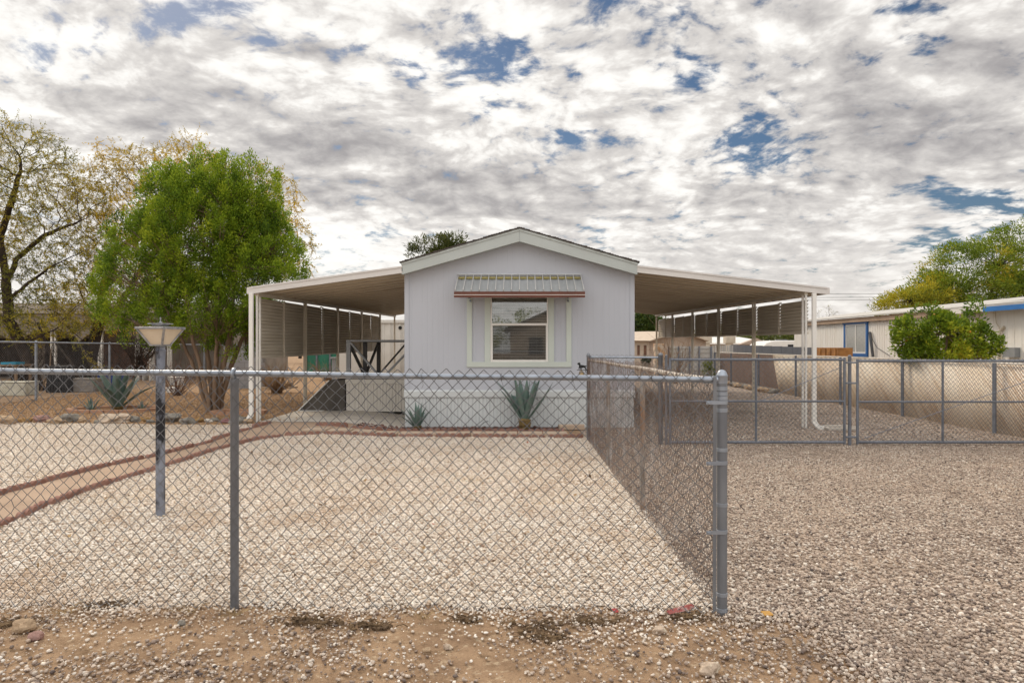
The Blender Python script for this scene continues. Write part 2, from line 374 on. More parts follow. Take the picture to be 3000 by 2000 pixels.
M['ply_dark'] = mat('dark_weathered_plywood', (.09, .08, .068), (.055, .048, .042), 2, 8, .7, 0, .1, 50, stretch=(3, 1, 1), spots=[((.3, .26, .21), 2, .62, .9)])
M['brown'] = mat('brown_valance', (.13, .042, .026), (.10, .034, .022), 4, 4, .45)
M['awning'] = mat('awning_metal', (.47, .49, .50), (.41, .43, .44), 6, 6, .35, .5, .02, 60, stretch=(1, 1, .3))
M['olive'] = mat('olive_strip', (.33, .28, .10), (.27, .23, .08), 6, 4, .5)
M['sash'] = mat('white_vinyl', (.74, .73, .70), (.70, .69, .66), 4, 4, .35)
M['blind'] = mat('blind_slat', (.82, .82, .80), (.76, .76, .74), 4, 3, .5)
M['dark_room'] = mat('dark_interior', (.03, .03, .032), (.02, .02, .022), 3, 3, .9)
M['black'] = mat('black_iron', (.02, .02, .022), (.012, .012, .014), 12, 5, .5, .2, .08, 80)
M['brass'] = mat('old_brass', (.32, .24, .13), (.22, .16, .09), 12, 6, .4, .7, .05, 80)
M['bark_dark'] = mat('mesquite_bark', (.052, .036, .026), (.026, .018, .014), 9, 8, .95, 0, 1.0, 28, stretch=(1, 1, .35), spots=[((.19, .10, .055), 4, .6, .8)])
M['bark_grey'] = mat('juniper_bark', (.25, .175, .12), (.15, .10, .068), 9, 8, .95, 0, 1.0, 40, stretch=(1, 1, .2), spots=[((.33, .25, .19), 6, .6, .8, (1, 1, .2))])
M['leaf'] = leafmat('leaf'); M['leaf_dense'] = leafmat('leaf_dense', .3)
M['stone'] = tintmat('loose_stone')
M['agave'] = mat('agave_leaf', (.135, .20, .175), (.095, .15, .135), 3.5, 6, .5, 0, .04, 60, spots=[((.20, .25, .19), 9, .62, .8)], spec=.35)
M['agave_dry'] = mat('agave_dry_base', (.24, .16, .06), (.11, .075, .03), 24, 5, .9, 0, .5, 60)
M['lamp_glass'] = mat('frosted_lamp_panel', (.62, .54, .43), (.56, .48, .37), 5, 5, .45, 0, 0, spots=[((.38, .28, .19), 5, .6, .85)])
M['lamp_metal'] = mat('lamp_frame_metal', (.36, .36, .37), (.19, .20, .22), 22, 6, .45, .5)
M['lamp_post'] = mat('peeling_painted_post', (.165, .185, .235), (.24, .265, .32), 5, 8, .5, .2, .06, 60, spots=[((.014, .015, .02), 4.5, .44, .54, (1, 1, .6)), ((.42, .45, .50), 11, .63, .72)])
M['cream_sheet'] = None

# ------------------------------------------------------------------ ground
def sheet(name, poly, zoff, m, label, cat, kind='structure', step=.6, wob=0):
    bm = bmesh.new()
    vs = [bm.verts.new((x, y, 0)) for x, y in poly]
    f = bm.faces.new(vs); bmesh.ops.triangulate(bm, faces=[f])
    xs = [a for a in (-3.4, -3.1, -2.8, -2.5, -2.2)]; ys = [11.5, 11.8, 12.1, 12.4, 12.7, 13.0, 13.3]
    for a in xs: bmesh.ops.bisect_plane(bm, geom=bm.verts[:]+bm.edges[:]+bm.faces[:], plane_co=(a, 0, 0), plane_no=(1, 0, 0))
    for a in ys: bmesh.ops.bisect_plane(bm, geom=bm.verts[:]+bm.edges[:]+bm.faces[:], plane_co=(0, a, 0), plane_no=(0, 1, 0))
    for v in bm.verts: v.co.z = terrain(v.co.x, v.co.y)+zoff
    bmesh.ops.recalc_face_normals(bm, faces=bm.faces)
    if sum(q.normal.z for q in bm.faces) < 0: bmesh.ops.reverse_faces(bm, faces=bm.faces)
    me = bpy.data.meshes.new(name); bm.to_mesh(me); bm.free(); me.materials.append(m)
    o = bpy.data.objects.new(name, me); COL.objects.link(o)
    return tag(o, label, cat, None, kind)
def wig(p, q, n, amp, seed):
    """points from p to q with an uneven edge"""
    out = []
    for i in range(n+1):
        t = i/n; x = p[0]+(q[0]-p[0])*t; y = p[1]+(q[1]-p[1])*t
        w = noise.noise((x*1.9+seed, y*1.9, seed))*amp+noise.noise((x*6+seed, y*6, seed+9))*amp*.4
        dx, dy = q[0]-p[0], q[1]-p[1]; l = math.hypot(dx, dy)
        out.append((x-dy/l*w, y+dx/l*w))
    return out
def flat(pts): return [(p.x, p.y) for p in pts]

sheet('ground', [(-500, -120), (500, -120), (500, 700), (-500, 700)], 0, M['dirt'], 'bare tan dirt ground in front of the fence and under everything', 'ground')
near_edge = wig((-9, 4.36), (1.2, 4.30), 90, .13, 1.0)
rock_line = [G(px, py) for px, py in ((-900, 1243), (-300, 1240), (0, 1238), (200, 1240), (420, 1243), (600, 1245), (735, 1243), (800, 1246))]
sheet('white_gravel_bed', near_edge+[(1.16, 12.2), (-4.2, 12.6)]+flat(rock_line[::-1])+[(-18, 8)], .004, M['white_gravel'],
      'cream white gravel covering the fenced front yard', 'gravel bed')
drive_poly = wig((2.25, 1.0), (1.75, 3.9), 30, .2, 3.0)+wig((1.6, 4.15), (1.16, 4.5), 8, .1, 5.0)+[(1.16, 4.55), (1.12, 13.6), (2.1, 13.75), (2.1, 33), (8.9, 33), (30, 14), (30, 1)]
sheet('gravel_driveway', drive_poly, .006, M['drive_gravel'], 'mixed grey brown gravel driveway at right of the wire fence', 'driveway')
sheet('tan_gravel_yard', flat(rock_line)+[(-4.95, 13.9), (-4.7, 40), (-12.6, 40), (-12.6, 13.5)], .005, M['tan_gravel'],
      'orange tan gravel side yard behind the border rocks', 'gravel yard')

def path_pts(lst): return [G(a, b) for a, b in lst]
up_line = path_pts([(-420, 1575), (-200, 1512), (0, 1452), (180, 1402), (320, 1366), (460, 1338), (560, 1312), (650, 1283), (720, 1262), (795, 1240)])
lo_line = path_pts([(-420, 1720), (-200, 1625), (0, 1546), (130, 1487), (270, 1432), (400, 1394), (520, 1357), (620, 1324), (700, 1300), (770, 1284), (830, 1278)])
sheet('concrete_walkway', flat(up_line)+[(-4.62, 13.35), (-2.2, 13.35), (-2.2, 12.75), (-2.9, 12.65), (-3.6, 12.45)]+flat(lo_line[::-1]), .014, M['concrete'],
      'curving concrete walkway edged with red scalloped blocks', 'walkway')
sheet('patio_slab', [(-4.85, 13.36), (-2.2, 13.36), (-2.2, 28), (-4.85, 28)], .02, M['slab'], 'pale concrete patio slab under the left awning', 'patio')
sheet('planting_bed', [(-3.0, 13.0), (.75, 13.0), (.75, 13.63), (-2.19, 13.63), (-2.19, 13.40), (-3.0, 13.33)], .018, M['bedrock'], 'dark red lava rock bed along the house front', 'planting bed')

# stepping pavers across the house front
pv = None
k = 0
x = -3.75
while x < .78:
    w_ = .40+.05*random.random()
    mb = MB(); mb.box(-w_/2+.008, w_/2-.008, -.19, .19, 0, .045)
    o = mb.build('paver', M['paver'], None, bevel=.008)
    o.location = (x+w_/2, 12.52+random.uniform(-.01, .01), terrain(x+w_/2, 12.5)+.006); o.rotation_euler.z = random.uniform(-.02, .02)
    tag(o, 'tan rectangular paver in the row between the two red edgings', 'paver', 'pavers in front of the house'); x += w_

# ------------------------------------------------------------------ loose stones
ICO = None
def ico():
    t = (1+5**.5)/2
    v = np.array([(-1, t, 0), (1, t, 0), (-1, -t, 0), (1, -t, 0), (0, -1, t), (0, 1, t), (0, -1, -t), (0, 1, -t), (t, 0, -1), (t, 0, 1), (-t, 0, -1), (-t, 0, 1)])/math.sqrt(1+t*t)
    f = np.array([(0, 11, 5), (0, 5, 1), (0, 1, 7), (0, 7, 10), (0, 10, 11), (1, 5, 9), (5, 11, 4), (11, 10, 2), (10, 7, 6), (7, 1, 8), (3, 9, 4), (3, 4, 2), (3, 2, 6), (3, 6, 8), (3, 8, 9), (4, 9, 5), (2, 4, 11), (6, 2, 10), (8, 6, 7), (9, 8, 1)])
    return v, f
OCT = (np.array([(1, 0, 0), (0, 1, 0), (-1, 0, 0), (0, -1, 0), (0, 0, 1), (0, 0, -1)], float), np.array([(0, 1, 4), (1, 2, 4), (2, 3, 4), (3, 0, 4), (1, 0, 5), (2, 1, 5), (3, 2, 5), (0, 3, 5)]))
def rand_rot(n):
    q = rng.normal(size=(n, 4)); q /= np.linalg.norm(q, axis=1)[:, None]
    w, x, y, z = q.T
    return np.stack([np.stack([1-2*(y*y+z*z), 2*(x*y-z*w), 2*(x*z+y*w)], -1), np.stack([2*(x*y+z*w), 1-2*(x*x+z*z), 2*(y*z-x*w)], -1), np.stack([2*(x*z-y*w), 2*(y*z+x*w), 1-2*(x*x+y*y)], -1)], 1)
def pal_pick(pal, n):
    t = rng.random(n); ps = np.array([a for a, _ in pal]); cs = np.array([c for _, c in pal])
    out = np.stack([np.interp(t, ps, cs[:, i]) for i in range(3)], 1)
    return out*rng.uniform(.85, 1.12, (n, 1))
def scatter(parts, name, pal, label, cat, kind='stuff', stain=None):
    """parts: list of (xy (n,2), size lo, size hi, base) merged into one mesh"""
    VV, FF, CC = [], [], []; off = 0
    for xy, lo, hi, base in parts:
        n = len(xy); bv, bf = base
        b4 = np.stack([bv*(1+rng.normal(0, .16, (len(bv), 1))) for _ in range(8)])
        v = b4[rng.integers(0, 8, n)]
        sz = lo+(hi-lo)*rng.random(n)**1.8
        sc = sz[:, None]*rng.uniform(.6, 1.15, (n, 3)); sc[:, 2] *= .8
        v = v*sc[:, None, :]*.5
        Rm = rand_rot(n); v = np.einsum('nij,nkj->nki', Rm, v); v[:, :, 2] *= .75
        z = np.array([terrain(a, b) for a, b in xy])+.008+sz*rng.uniform(.0, .28, n)
        v[:, :, 0] += xy[:, 0:1]; v[:, :, 1] += xy[:, 1:2]; v[:, :, 2] += z[:, None]
        f = bf[None]+(np.arange(n)*len(bv))[:, None, None]+off
        VV.append(v.reshape(-1, 3)); FF.append(f.reshape(-1, 3)); cl = pal_pick(pal, n)
        if stain:
            nz_ = np.array([noise.noise((p[0]*.8, p[1]*.8, 3.0))+.7*noise.noise((p[0]*2.3, p[1]*2.3, 8.0))+.4*noise.noise((p[0]*7, p[1]*7, 2.0)) for p in xy]); w_ = (np.clip((nz_-.05)/.75, 0, .8)*(.4+.6*rng.random(n)))[:, None]; cl = cl*(1-w_)+np.array(stain)*w_
        CC.append(np.repeat(cl, len(bv), 0)); off += n*len(bv)
    o = np_mesh(name, np.concatenate(VV), np.concatenate(FF), 3, M['stone'], None, np.concatenate(CC), True)
    return tag(o, label, cat, None, kind)
def in_poly(xy, poly):
    x, y = xy[:, 0], xy[:, 1]; inside = np.zeros(len(xy), bool); j = len(poly)-1
    for i in range(len(poly)):
        xi, yi = poly[i]; xj, yj = poly[j]
        c = ((yi > y) != (yj > y)) & (x < (xj-xi)*(y-yi)/((yj-yi) if abs(yj-yi) > 1e-9 else 1e-9)+xi)
        inside ^= c; j = i
    return inside
def rnd_xy(n, x0, x1, y0, y1): return np.stack([rng.uniform(x0, x1, n), rng.uniform(y0, y1, n)], 1)
def fan(n, y0, y1, xl=None, xr=None, dens=1.0):
    """uniform points on the ground inside the visible wedge"""
    a = rnd_xy(n, -1.0*y1 if xl is None else xl, 1.0*y1 if xr is None else xr, y0, y1)
    k = (a[:, 0] > -.80*a[:, 1]-.3) & (a[:, 0] < .78*a[:, 1]+.3)
    return a[k]
white_poly = near_edge+[(1.12, 12.3), (-4.0, 12.3)]+flat(lo_line[::-1])
white_left = flat(up_line)+flat(rock_line[::-1])+[(-16, 9)]
ICOB = ico()
a = fan(62000, 4.0, 7.0, -6, 1.2); a1 = a[in_poly(a, white_poly)]
nz = np.array([noise.noise((p[0]*2.6, p[1]*2.6, 14.0)) for p in a1]); a1 = a1[rng.random(len(a1)) < np.clip((a1[:, 1]-4.12+nz*.22)/.32, .12, 1)]
a = fan(60000, 7.0, 12.4, -9, 1.2); a2 = a[in_poly(a, white_poly)]
a = fan(60000, 6.0, 14.0, -12, -3); a3 = a[in_poly(a, white_left)]
# strays that have rolled out under the fence on to the dirt
a = rnd_xy(15000, -3.6, 1.3, 3.0, 4.4); pr = np.exp(-np.maximum(0, 4.22-a[:, 1])/.30)*.75+.08
nz = np.array([noise.noise((p[0]*2.2, p[1]*2.2, 4.0)) for p in a]); a4 = a[rng.random(len(a)) < pr*(.75+nz*1.3)]
scatter([(a1, .012, .033, ICOB), (a2, .014, .034, OCT), (a3, .014, .034, OCT), (a4, .007, .027, ICOB)], 'loose_white_gravel', WG, 'loose cream and white stones lying over the front yard', 'gravel', stain=(.50, .36, .24))
a = fan(26000, 2.9, 6.0, 1.0, 5); b1 = a[in_poly(a, drive_poly)]
a = fan(60000, 6.0, 12.0, 1.2, 9.5); b2 = a[in_poly(a, drive_poly)]
a = fan(45000, 12.0, 24.0, 1.2, 8.4); b4 = a[in_poly(a, drive_poly)]
# river pebbles strewn over the roadside dirt, thicker towards the lower left and right
a = rnd_xy(30000, -3.2, 2.6, 2.75, 4.6)
a = a[(a[:, 1] < 4.2) | (a[:, 0] > 1.22)]
nz = np.array([noise.noise((p[0]*1.5+5, p[1]*1.9, 1.0))+.5*noise.noise((p[0]*5+5, p[1]*5, 2.0)) for p in a])
den = np.clip(.30+nz*.85+np.clip((a[:, 0]-.5)/1.0, 0, 1)*1.6+np.clip((-1.2-a[:, 0])/.8, 0, 1)*np.clip((3.75-a[:, 1])/.4, 0, 1)*1.0, .03, 1)
b3 = a[rng.random(len(a)) < den*.85]
GG2 = [(0.0, (.10, .08, .075)), (.15, (.25, .19, .155)), (.5, (.43, .34, .27)), (.78, (.53, .45, .375)), (1.0, (.72, .66, .58))]
scatter([(b1, .010, .036, ICOB), (b2, .014, .034, OCT), (b3, .007, .030, ICOB), (b4, .02, .045, OCT)], 'loose_driveway_gravel', GG2, 'loose mixed pebbles over the driveway and roadside dirt', 'gravel', stain=(.25, .19, .15))
a = rnd_xy(22000, -13, -4.2, 13.3, 22)
EDP = np.array(wig((2.25, 1.0), (1.75, 3.9), 30, .2, 3.0)+wig((1.6, 4.15), (1.16, 4.5), 8, .1, 5.0)+[(1.16, 4.55)])
a = rnd_xy(30000, .8, 3.0, 2.7, 4.7); dd = np.linalg.norm(a[:, None]-EDP[None], axis=2).min(1); a = a[rng.random(len(a)) < np.exp(-(dd/.16)**2)]; a = a[(a[:, 0] > 1.2) | (a[:, 1] < 4.15)]
scatter([(a, .008, .034, ICOB)], 'verge_gravel', GG2, 'mixed pebbles thinning out where the driveway meets the dirt', 'gravel')
NE = np.array(near_edge); a = rnd_xy(22000, -3.6, 1.2, 4.05, 4.7); dd = np.linalg.norm(a[:, None]-NE[None], axis=2).min(1); a = a[rng.random(len(a)) < np.exp(-(dd/.10)**2)*.8]
scatter([(a, .007, .03, ICOB)], 'fence_line_gravel', WG, 'cream stones thinning out along the foot of the front fence', 'gravel', stain=(.40, .27, .17))
# dry leaf scraps blown over the front yard
a = fan(420, 4.5, 12.0, -6, 1.1); a = a[in_poly(a, white_poly)]; n = len(a)
Ld = rng.normal(size=(n, 3)); Ld[:, 2] *= .25
lc = np.stack([a[:, 0], a[:, 1], np.full(n, .03)], 1); Ld /= np.linalg.norm(Ld, axis=1)[:, None]; sd_ = np.cross(Ld, np.array((0, 0, 1.0))+rng.normal(0, .3, (n, 3))); sd_ /= np.linalg.norm(sd_, axis=1)[:, None]
ll, lw = rng.uniform(.02, .055, n)[:, None], rng.uniform(.006, .02, n)[:, None]
lv = np.stack([lc, lc+Ld*ll*.5+sd_*lw, lc+Ld*ll+np.array((0, 0, .008)), lc+Ld*ll*.5-sd_*lw], 1).reshape(-1, 3)
tag(np_mesh('leaf_litter', lv, np.arange(n*4).reshape(n, 4), 4, M['stone'], None, np.repeat(pal_pick([(0, (.10, .06, .03)), (.6, (.28, .17, .08)), (.93, (.40, .28, .14)), (1, (.38, .07, .05))], n), 4, 0), False), 'dry brown leaf scraps scattered over the cream gravel', 'leaf litter', None, 'stuff')
a = rnd_xy(22000, -13, -4.2, 13.3, 22)
scatter([(a, .02, .05, OCT)], 'loose_tan_gravel', TG, 'loose orange tan chips over the left side yard', 'gravel')
a = rnd_xy(900, -3.0, .75, 13.02, 13.6)
scatter([(a, .03, .075, ICOB)], 'lava_rock', [(0, (.06, .03, .025)), (1, (.22, .12, .1))], 'dark red lava rocks in the bed under the house wall', 'lava rock')

# ------------------------------------------------------------------ scalloped edging blocks
def edger_mesh(L=.535, n=5, h=.066, t=.048):
    poly = [(-L/2, 0), (L/2, 0)]; w = L/n
    for i in range(n-1, -1, -1):
        cx = -L/2+w*(i+.5)
        for k in range(7):
            an = PI*k/6; poly.append((cx+math.cos(an)*w/2*.98, h-w*.30+math.sin(an)*w*.42))
    mb = MB(); mb.prism(poly, -t/2, t/2, 'y'); return mb
EDG = edger_mesh().build('scalloped_edger', M['edger'], None, bevel=.008)
first = True
def lay_edgers(pts, label, group, zs=1.0, gap=.575):
    global first
    pts = [Vector((p[0], p[1], 0)) for p in pts]; seg = []; tot = 0
    for p, q in zip(pts, pts[1:]): seg.append((tot, p, q)); tot += (q-p).length
    def at(s):
        for (t0, p, q) in reversed(seg):
            if s >= t0: return p+(q-p)*((s-t0)/max(1e-6, (q-p).length))
        return pts[0]
    n = max(1, int(tot/gap)); g = tot/n
    for i in range(n):
        p, q = at(i*g), at((i+1)*g-1e-4); c = (p+q)/2
        if abs(c.x) > .95*c.y+.6: continue
        o = EDG if first else EDG.copy()
        if not first: COL.objects.link(o)
        first = False
        o.location = (c.x, c.y, terrain(c.x, c.y)-.012+random.uniform(-.008, .008)); o.rotation_euler = (random.uniform(-.14, .14), random.uniform(-.025, .025), random.uniform(-.05, .05)+math.atan2(q.y-p.y, q.x-p.x))
        o.scale = (g/gap*1.0, 1, zs*random.uniform(.94, 1.05)); tag(o, label, 'edging block', group)
lay_edgers(flat(up_line), 'brick red scalloped edging block on the far side of the curving walkway', 'edging along the walkway far side')
lay_edgers(flat(lo_line), 'brick red scalloped edging block on the near side of the curving walkway', 'edging along the walkway near side')
lay_edgers([(lo_line[-1].x, lo_line[-1].y), (-3.3, 12.30), (-1.5, 12.25), (1.1, 12.12)], 'red scalloped edging block between the white gravel and the pavers', 'edging in front of the pavers')
lay_edgers([(-3.72, 13.0), (-2.5, 12.93), (-1, 12.88), (.76, 12.82)], 'red scalloped edging block holding the lava rock bed below the house wall', 'edging of the rock bed', 1.05)
lay_edgers([(.78, 12.86), (.78, 13.5)], 'red scalloped edging block closing the right end of the rock bed', 'edging of the rock bed')
for (px, w_, lab) in ((1665, .34, 'tan paver lying left against the skirting beside the wire fence'), (1690, .30, 'tan paver lying right against the skirting beside the wire fence')):
    mb = MB(); mb.box(-w_/2, w_/2, -.09, .09, 0, .09); o = mb.build('loose_paver', M['paver'], None, bevel=.008)
    o.location = ((px-CX)*13.2/F, 13.3, .01 if px < 1680 else .012); o.rotation_euler.z = .1 if px < 1680 else -.08; tag(o, lab, 'paver')
# ------------------------------------------------------------------ mobile home
HY, HY1, HW = 13.64, 29.4, 2.176
home = thing('mobile_home', (0, HY, 0), 'lavender grey mobile home with pale green gable fascia and one awninged window', 'mobile home')
PKZ, EVZ = 3.745, 3.105                            # roof line at the gable overhang: ridge and eave
def gable(x): return PKZ-(PKZ-EVZ)*abs(x)/2.214
def grooved_wall(mb, x0, x1, y, zb, ztop, grooves, depth=.002, gw=.005):
    xs = [x0]
    for g in grooves:
        if x0+.02 < g < x1-.02: xs += [g-gw/2-.003, g-gw/2, g+gw/2, g+gw/2+.003]
    xs.append(x1); vs = []; fs = []
    for i, xx in enumerate(xs):
        inner = 0 < i < len(xs)-1 and (i-1) % 4 in (1, 2)
        yy = y+(depth if inner else 0); b = zb(xx) if callable(zb) else zb; t = ztop(xx) if callable(ztop) else ztop
        vs += [(xx, yy, b), (xx, yy, t)]
    for i in range(len(xs)-1): fs.append((2*i, 2*i+2, 2*i+3, 2*i+1))
    mb.add(vs, fs)
gr = []
x = -2.05
while x < 2.1:
    gr += [x, x+.1] if random.random() < .7 else [x]; x += .203
gr += [0.0]; gr = sorted(gr)
WX0, WX1, WZ0, WZ1 = -.545, .545, 1.255, 2.50     # window opening
mb = MB(); BZ = .69
top = lambda xx: gable(xx)-.05
grooved_wall(mb, -HW, WX0, HY, BZ, top, gr); grooved_wall(mb, WX1, HW, HY, BZ, top, gr)
grooved_wall(mb, WX0, 0, HY, WZ1, top, gr); grooved_wall(mb, 0, WX1, HY, WZ1, top, gr); grooved_wall(mb, WX0, WX1, HY, BZ, WZ0, gr)
for (sx) in (-HW, HW): mb.add([(sx, HY, BZ), (sx, HY1, BZ), (sx, HY1, 3.06), (sx, HY, 3.06)], [(0, 1, 2, 3)])
mb.add([(-HW, HY1, BZ), (HW, HY1, BZ), (HW, HY1, 3.06), (0, HY1, 3.7), (-HW, HY1, 3.06)], [(0, 1, 2, 3, 4)])
wall = mb.build('wall', M['wall'], home)
for sx in (-1, 1):
    mb = MB(); mb.box(min(sx*HW-sx*.075, sx*HW+sx*.012), max(sx*HW-sx*.075, sx*HW+sx*.012), HY-.014, HY+.07, BZ, top(HW)-.06)
    mb.build('corner_trim', M['wall'], home, bevel=.003)
# fascia: two raking boards meeting at the ridge, and the thin drip edge above
for sx in (-1, 1):
    mb = MB(); mb.prism([(sx*.0015, PKZ-.235), (sx*2.205, EVZ-.215), (sx*2.205, EVZ-.012), (sx*.0015, PKZ-.012)], 13.40, 13.44, 'y')
    mb.build('fascia', M['fascia'], home, bevel=.003)
mb = MB()
for sx in (-1, 1):
    mb.prism([(sx*.001, PKZ-.036), (sx*2.214, EVZ-.036), (sx*2.214, EVZ+.006), (sx*.001, PKZ+.006)], 13.385, 13.40, 'y')
mb.build('drip_edge', M['fascia'], home)
mb = MB()
for sx in (-1, 1): mb.add([(0, 13.44, PKZ-.215), (sx*2.2, 13.44, EVZ-.20), (sx*2.2, HY, EVZ-.20), (0, HY, PKZ-.215)], [(0, 1, 2, 3)])
mb.build('soffit', M['fascia'], home)
# roof with a wavering shingle edge along the front
mb = MB()
n_ = 46
for sx in (-1, 1):
    top_e = []; 
    for i in range(n_):
        t0, t1 = i/n_, (i+1)/n_
        xa, xb = sx*2.24*t0, sx*2.24*t1
        za, zb = PKZ+.010-(PKZ-EVZ)*t0*1.012, PKZ+.010-(PKZ-EVZ)*t1*1.012
        j = random.uniform(0, .012); y0 = 13.375-random.uniform(0, .02)
        mb.add([(xa, y0, za), (xb, y0, zb), (xb, HY1+.2, zb), (xa, HY1+.2, za), (xa, y0, za+.016+j), (xb, y0, zb+.024+j), (xb, HY1+.2, zb+.024+j), (xa, HY1+.2, za+.016+j)], MB.BOXF)
mb.build('roof', M['shingle'], home)
# band, skirting
mb = MB(); mb.box(-HW-.02, HW+.02, HY-.035, HY+.03, .585, .69)
mb.prism([(HY-.035, .692), (HY+.0, .692), (HY+.0, .722)], -HW-.02, HW+.02, 'x')
mb.build('belly_band', M['skirt'], home, bevel=.004)
mb = MB()
def ribbed(mb, x0, x1, y, z0, z1, period=.203, depth=.012):
    xs = []; x = x0
    prof = [(0, 0), (.055, 0), (.062, 1), (.075, 1), (.082, 0), (.125, 0), (.129, .5), (.138, .5), (.142, 0), (.185, 0), (.192, 1), (.198, 1)]
    while x < x1:
        for (u, d_) in prof:
            if x+u < x1: xs.append((x+u, d_*depth))
        x += period
    xs.append((x1, 0)); vs = []
    for (xx, d_) in xs: vs += [(xx, y+d_, z0), (xx, y+d_, z1)]
    mb.add(vs, [(2*i, 2*i+2, 2*i+3, 2*i+1) for i in range(len(xs)-1)])
ribbed(mb, -HW, HW, HY-.012, -.02, .586)
for sx in (-HW, HW): mb.add([(sx, HY-.012, -.02), (sx, HY1, -.02), (sx, HY1, BZ), (sx, HY-.012, BZ)], [(0, 1, 2, 3)])
mb.build('skirting', M['skirt'], home)
# window trim: two uprights at each side and one board below
s_ = .006495
def hx(px): return (px-CX)*s_
def hz(py): return E-(py-CY)*s_
mb = MB()
for a, b in ((1368, 1383), (1420, 1436.5), (1606.5, 1623), (1659, 1674)):
    mb.box(hx(a), hx(b), HY-.022, HY+.004, hz(1059.6), 2.62)
mb.box(hx(1368)-.002, hx(1674)+.002, HY-.026, HY+.004, hz(1075), hz(1059.6))
mb.box(hx(1368), hx(1674), HY-.022, HY+.004, 2.6205, 2.70)
mb.build('window_trim', M['trim'], home, bevel=.003)
win = MB()
zb, zt, zm = hz(1060), 2.50, hz(950)
x0, x1 = hx(1437), hx(1606)
fw = .026
win.box(x0, x0+fw, HY-.018, HY+.06, zb, zt); win.box(x1-fw, x1, HY-.018, HY+.06, zb, zt)
win.box(x0+fw, x1-fw, HY-.018, HY+.06, zb, zb+fw+.004); win.box(x0+fw, x1-fw, HY-.018, HY+.06, zt-fw, zt)
window = win.build('window', M['sash'], home, bevel=.003)
mb = MB(); mb.box(x0+fw, x1-fw, HY-.012, HY+.03, zm-.022, zm+.022); mb.build('meeting_rail', M['sash'], window, bevel=.003)
mb = MB()
mb.box(x0+fw, x0+fw+.018, HY-.006, HY+.03, zb+fw+.005, zm-.0225); mb.box(x1-fw-.018, x1-fw, HY-.006, HY+.03, zb+fw+.005, zm-.0225)
mb.box(x0+fw+.018, x1-fw-.018, HY-.006, HY+.03, zb+fw+.005, zb+fw+.016); mb.build('lower_sash', M['sash'], window, bevel=.002)
def glassmat(name, refl, tint):
    m, nt, N, L, b = newmat(name)
    g = N.new('ShaderNodeBsdfGlossy'); g.inputs['Roughness'].default_value = .015; g.inputs[0].default_value = (.9, .93, .95, 1)
    t = N.new('ShaderNodeBsdfTransparent'); t.inputs[0].default_value = (*tint, 1)
    lw = N.new('ShaderNodeFresnel'); lw.inputs[0].default_value = 1.5
    ad = N.new('ShaderNodeMath'); ad.operation = 'ADD'; L.new(lw.outputs[0], ad.inputs[0]); ad.inputs[1].default_value = refl
    mx = N.new('ShaderNodeMixShader'); L.new(ad.outputs[0], mx.inputs[0]); L.new(t.outputs[0], mx.inputs[1]); L.new(g.outputs[0], mx.inputs[2])
    L.new(mx.outputs[0], N['Material Output'].inputs[0]); return m
M['glass_up'] = glassmat('window_glass', .16, (.78, .80, .79)); M['glass_lo'] = glassmat('screened_glass', .05, (.60, .61, .62))
mb = MB(); mb.add([(x0+fw, HY+.010, zm+.022), (x1-fw, HY+.010, zm+.022), (x1-fw, HY+.010, zt-fw), (x0+fw, HY+.010, zt-fw)], [(0, 1, 2, 3)]); mb.build('pane', M['glass_up'], window)
mb = MB(); mb.add([(x0+fw+.018, HY+.014, zb+.03), (x1-fw-.018, HY+.014, zb+.03), (x1-fw-.018, HY+.014, zm-.022), (x0+fw+.018, HY+.014, zm-.022)], [(0, 1, 2, 3)]); mb.build('pane', M['glass_lo'], window)
mb = MB()
z = zb+.03
while z < zt-.06:
    mb.obox((0, HY+.075, z), (x1-x0-.06, .024, .0016), (R(-48), 0, 0)); z += .030
for xx in (-.33, .33): mb.box(xx-.002, xx+.002, HY+.096, HY+.098, zb, zt)
mb.box(x0+.03, x1-.03, HY+.09, HY+.13, zt-.06, zt-.03)
mb.build('blind', M['blind'], window)
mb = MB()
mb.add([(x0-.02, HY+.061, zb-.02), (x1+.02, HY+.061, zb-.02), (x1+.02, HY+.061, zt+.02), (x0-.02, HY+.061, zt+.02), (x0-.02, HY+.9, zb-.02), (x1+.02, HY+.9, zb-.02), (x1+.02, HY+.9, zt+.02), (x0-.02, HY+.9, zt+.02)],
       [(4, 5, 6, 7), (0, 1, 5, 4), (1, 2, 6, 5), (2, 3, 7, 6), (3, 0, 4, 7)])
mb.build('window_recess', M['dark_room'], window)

# awning over the window
aw = thing('window_awning', (0, HY, 2.9), 'ribbed silver metal awning with brown striped valance over the house window', 'awning')
ay0, ay1 = HY-.004, 12.94; az0, az1 = 2.895, 2.545; ahw = 1.163
mb = MB(); N_P = 16; prof = []
for i in range(N_P):
    xa = -ahw+2*ahw*i/N_P; w_ = 2*ahw/N_P
    for k in range(8):
        t = k/8; prof.append((xa+w_*t, -.034*math.sin(PI*t)+.0))
prof.append((ahw, 0))
vs = []
for (xx, dz) in prof:
    vs += [(xx, ay0-.02, az0-.05+dz), (xx, ay0-.22, az0-.055+dz*1.0), (xx, ay1+.01, az1+dz)]
fs = []
for i in range(len(prof)-1):
    for k in range(2): fs.append((3*i+k, 3*i+3+k, 3*i+4+k, 3*i+1+k))
mb.add(vs, fs)
def roofz(y):  # centre line of the awning sheet
    ya = ay0-.22
    if y > ya: return az0-.052
    return (az0-.055)+(az1-az0+.055)*(ya-y)/(ya-ay1-.01)
mb = MB(); vs = []; fs = []
for (xx, dz) in prof: vs += [(xx, ay0-.015, az0-.02+dz*.3), (xx, ay1+.01, az1+dz)]
for i in range(len(prof)-1): fs.append((2*i, 2*i+2, 2*i+3, 2*i+1))
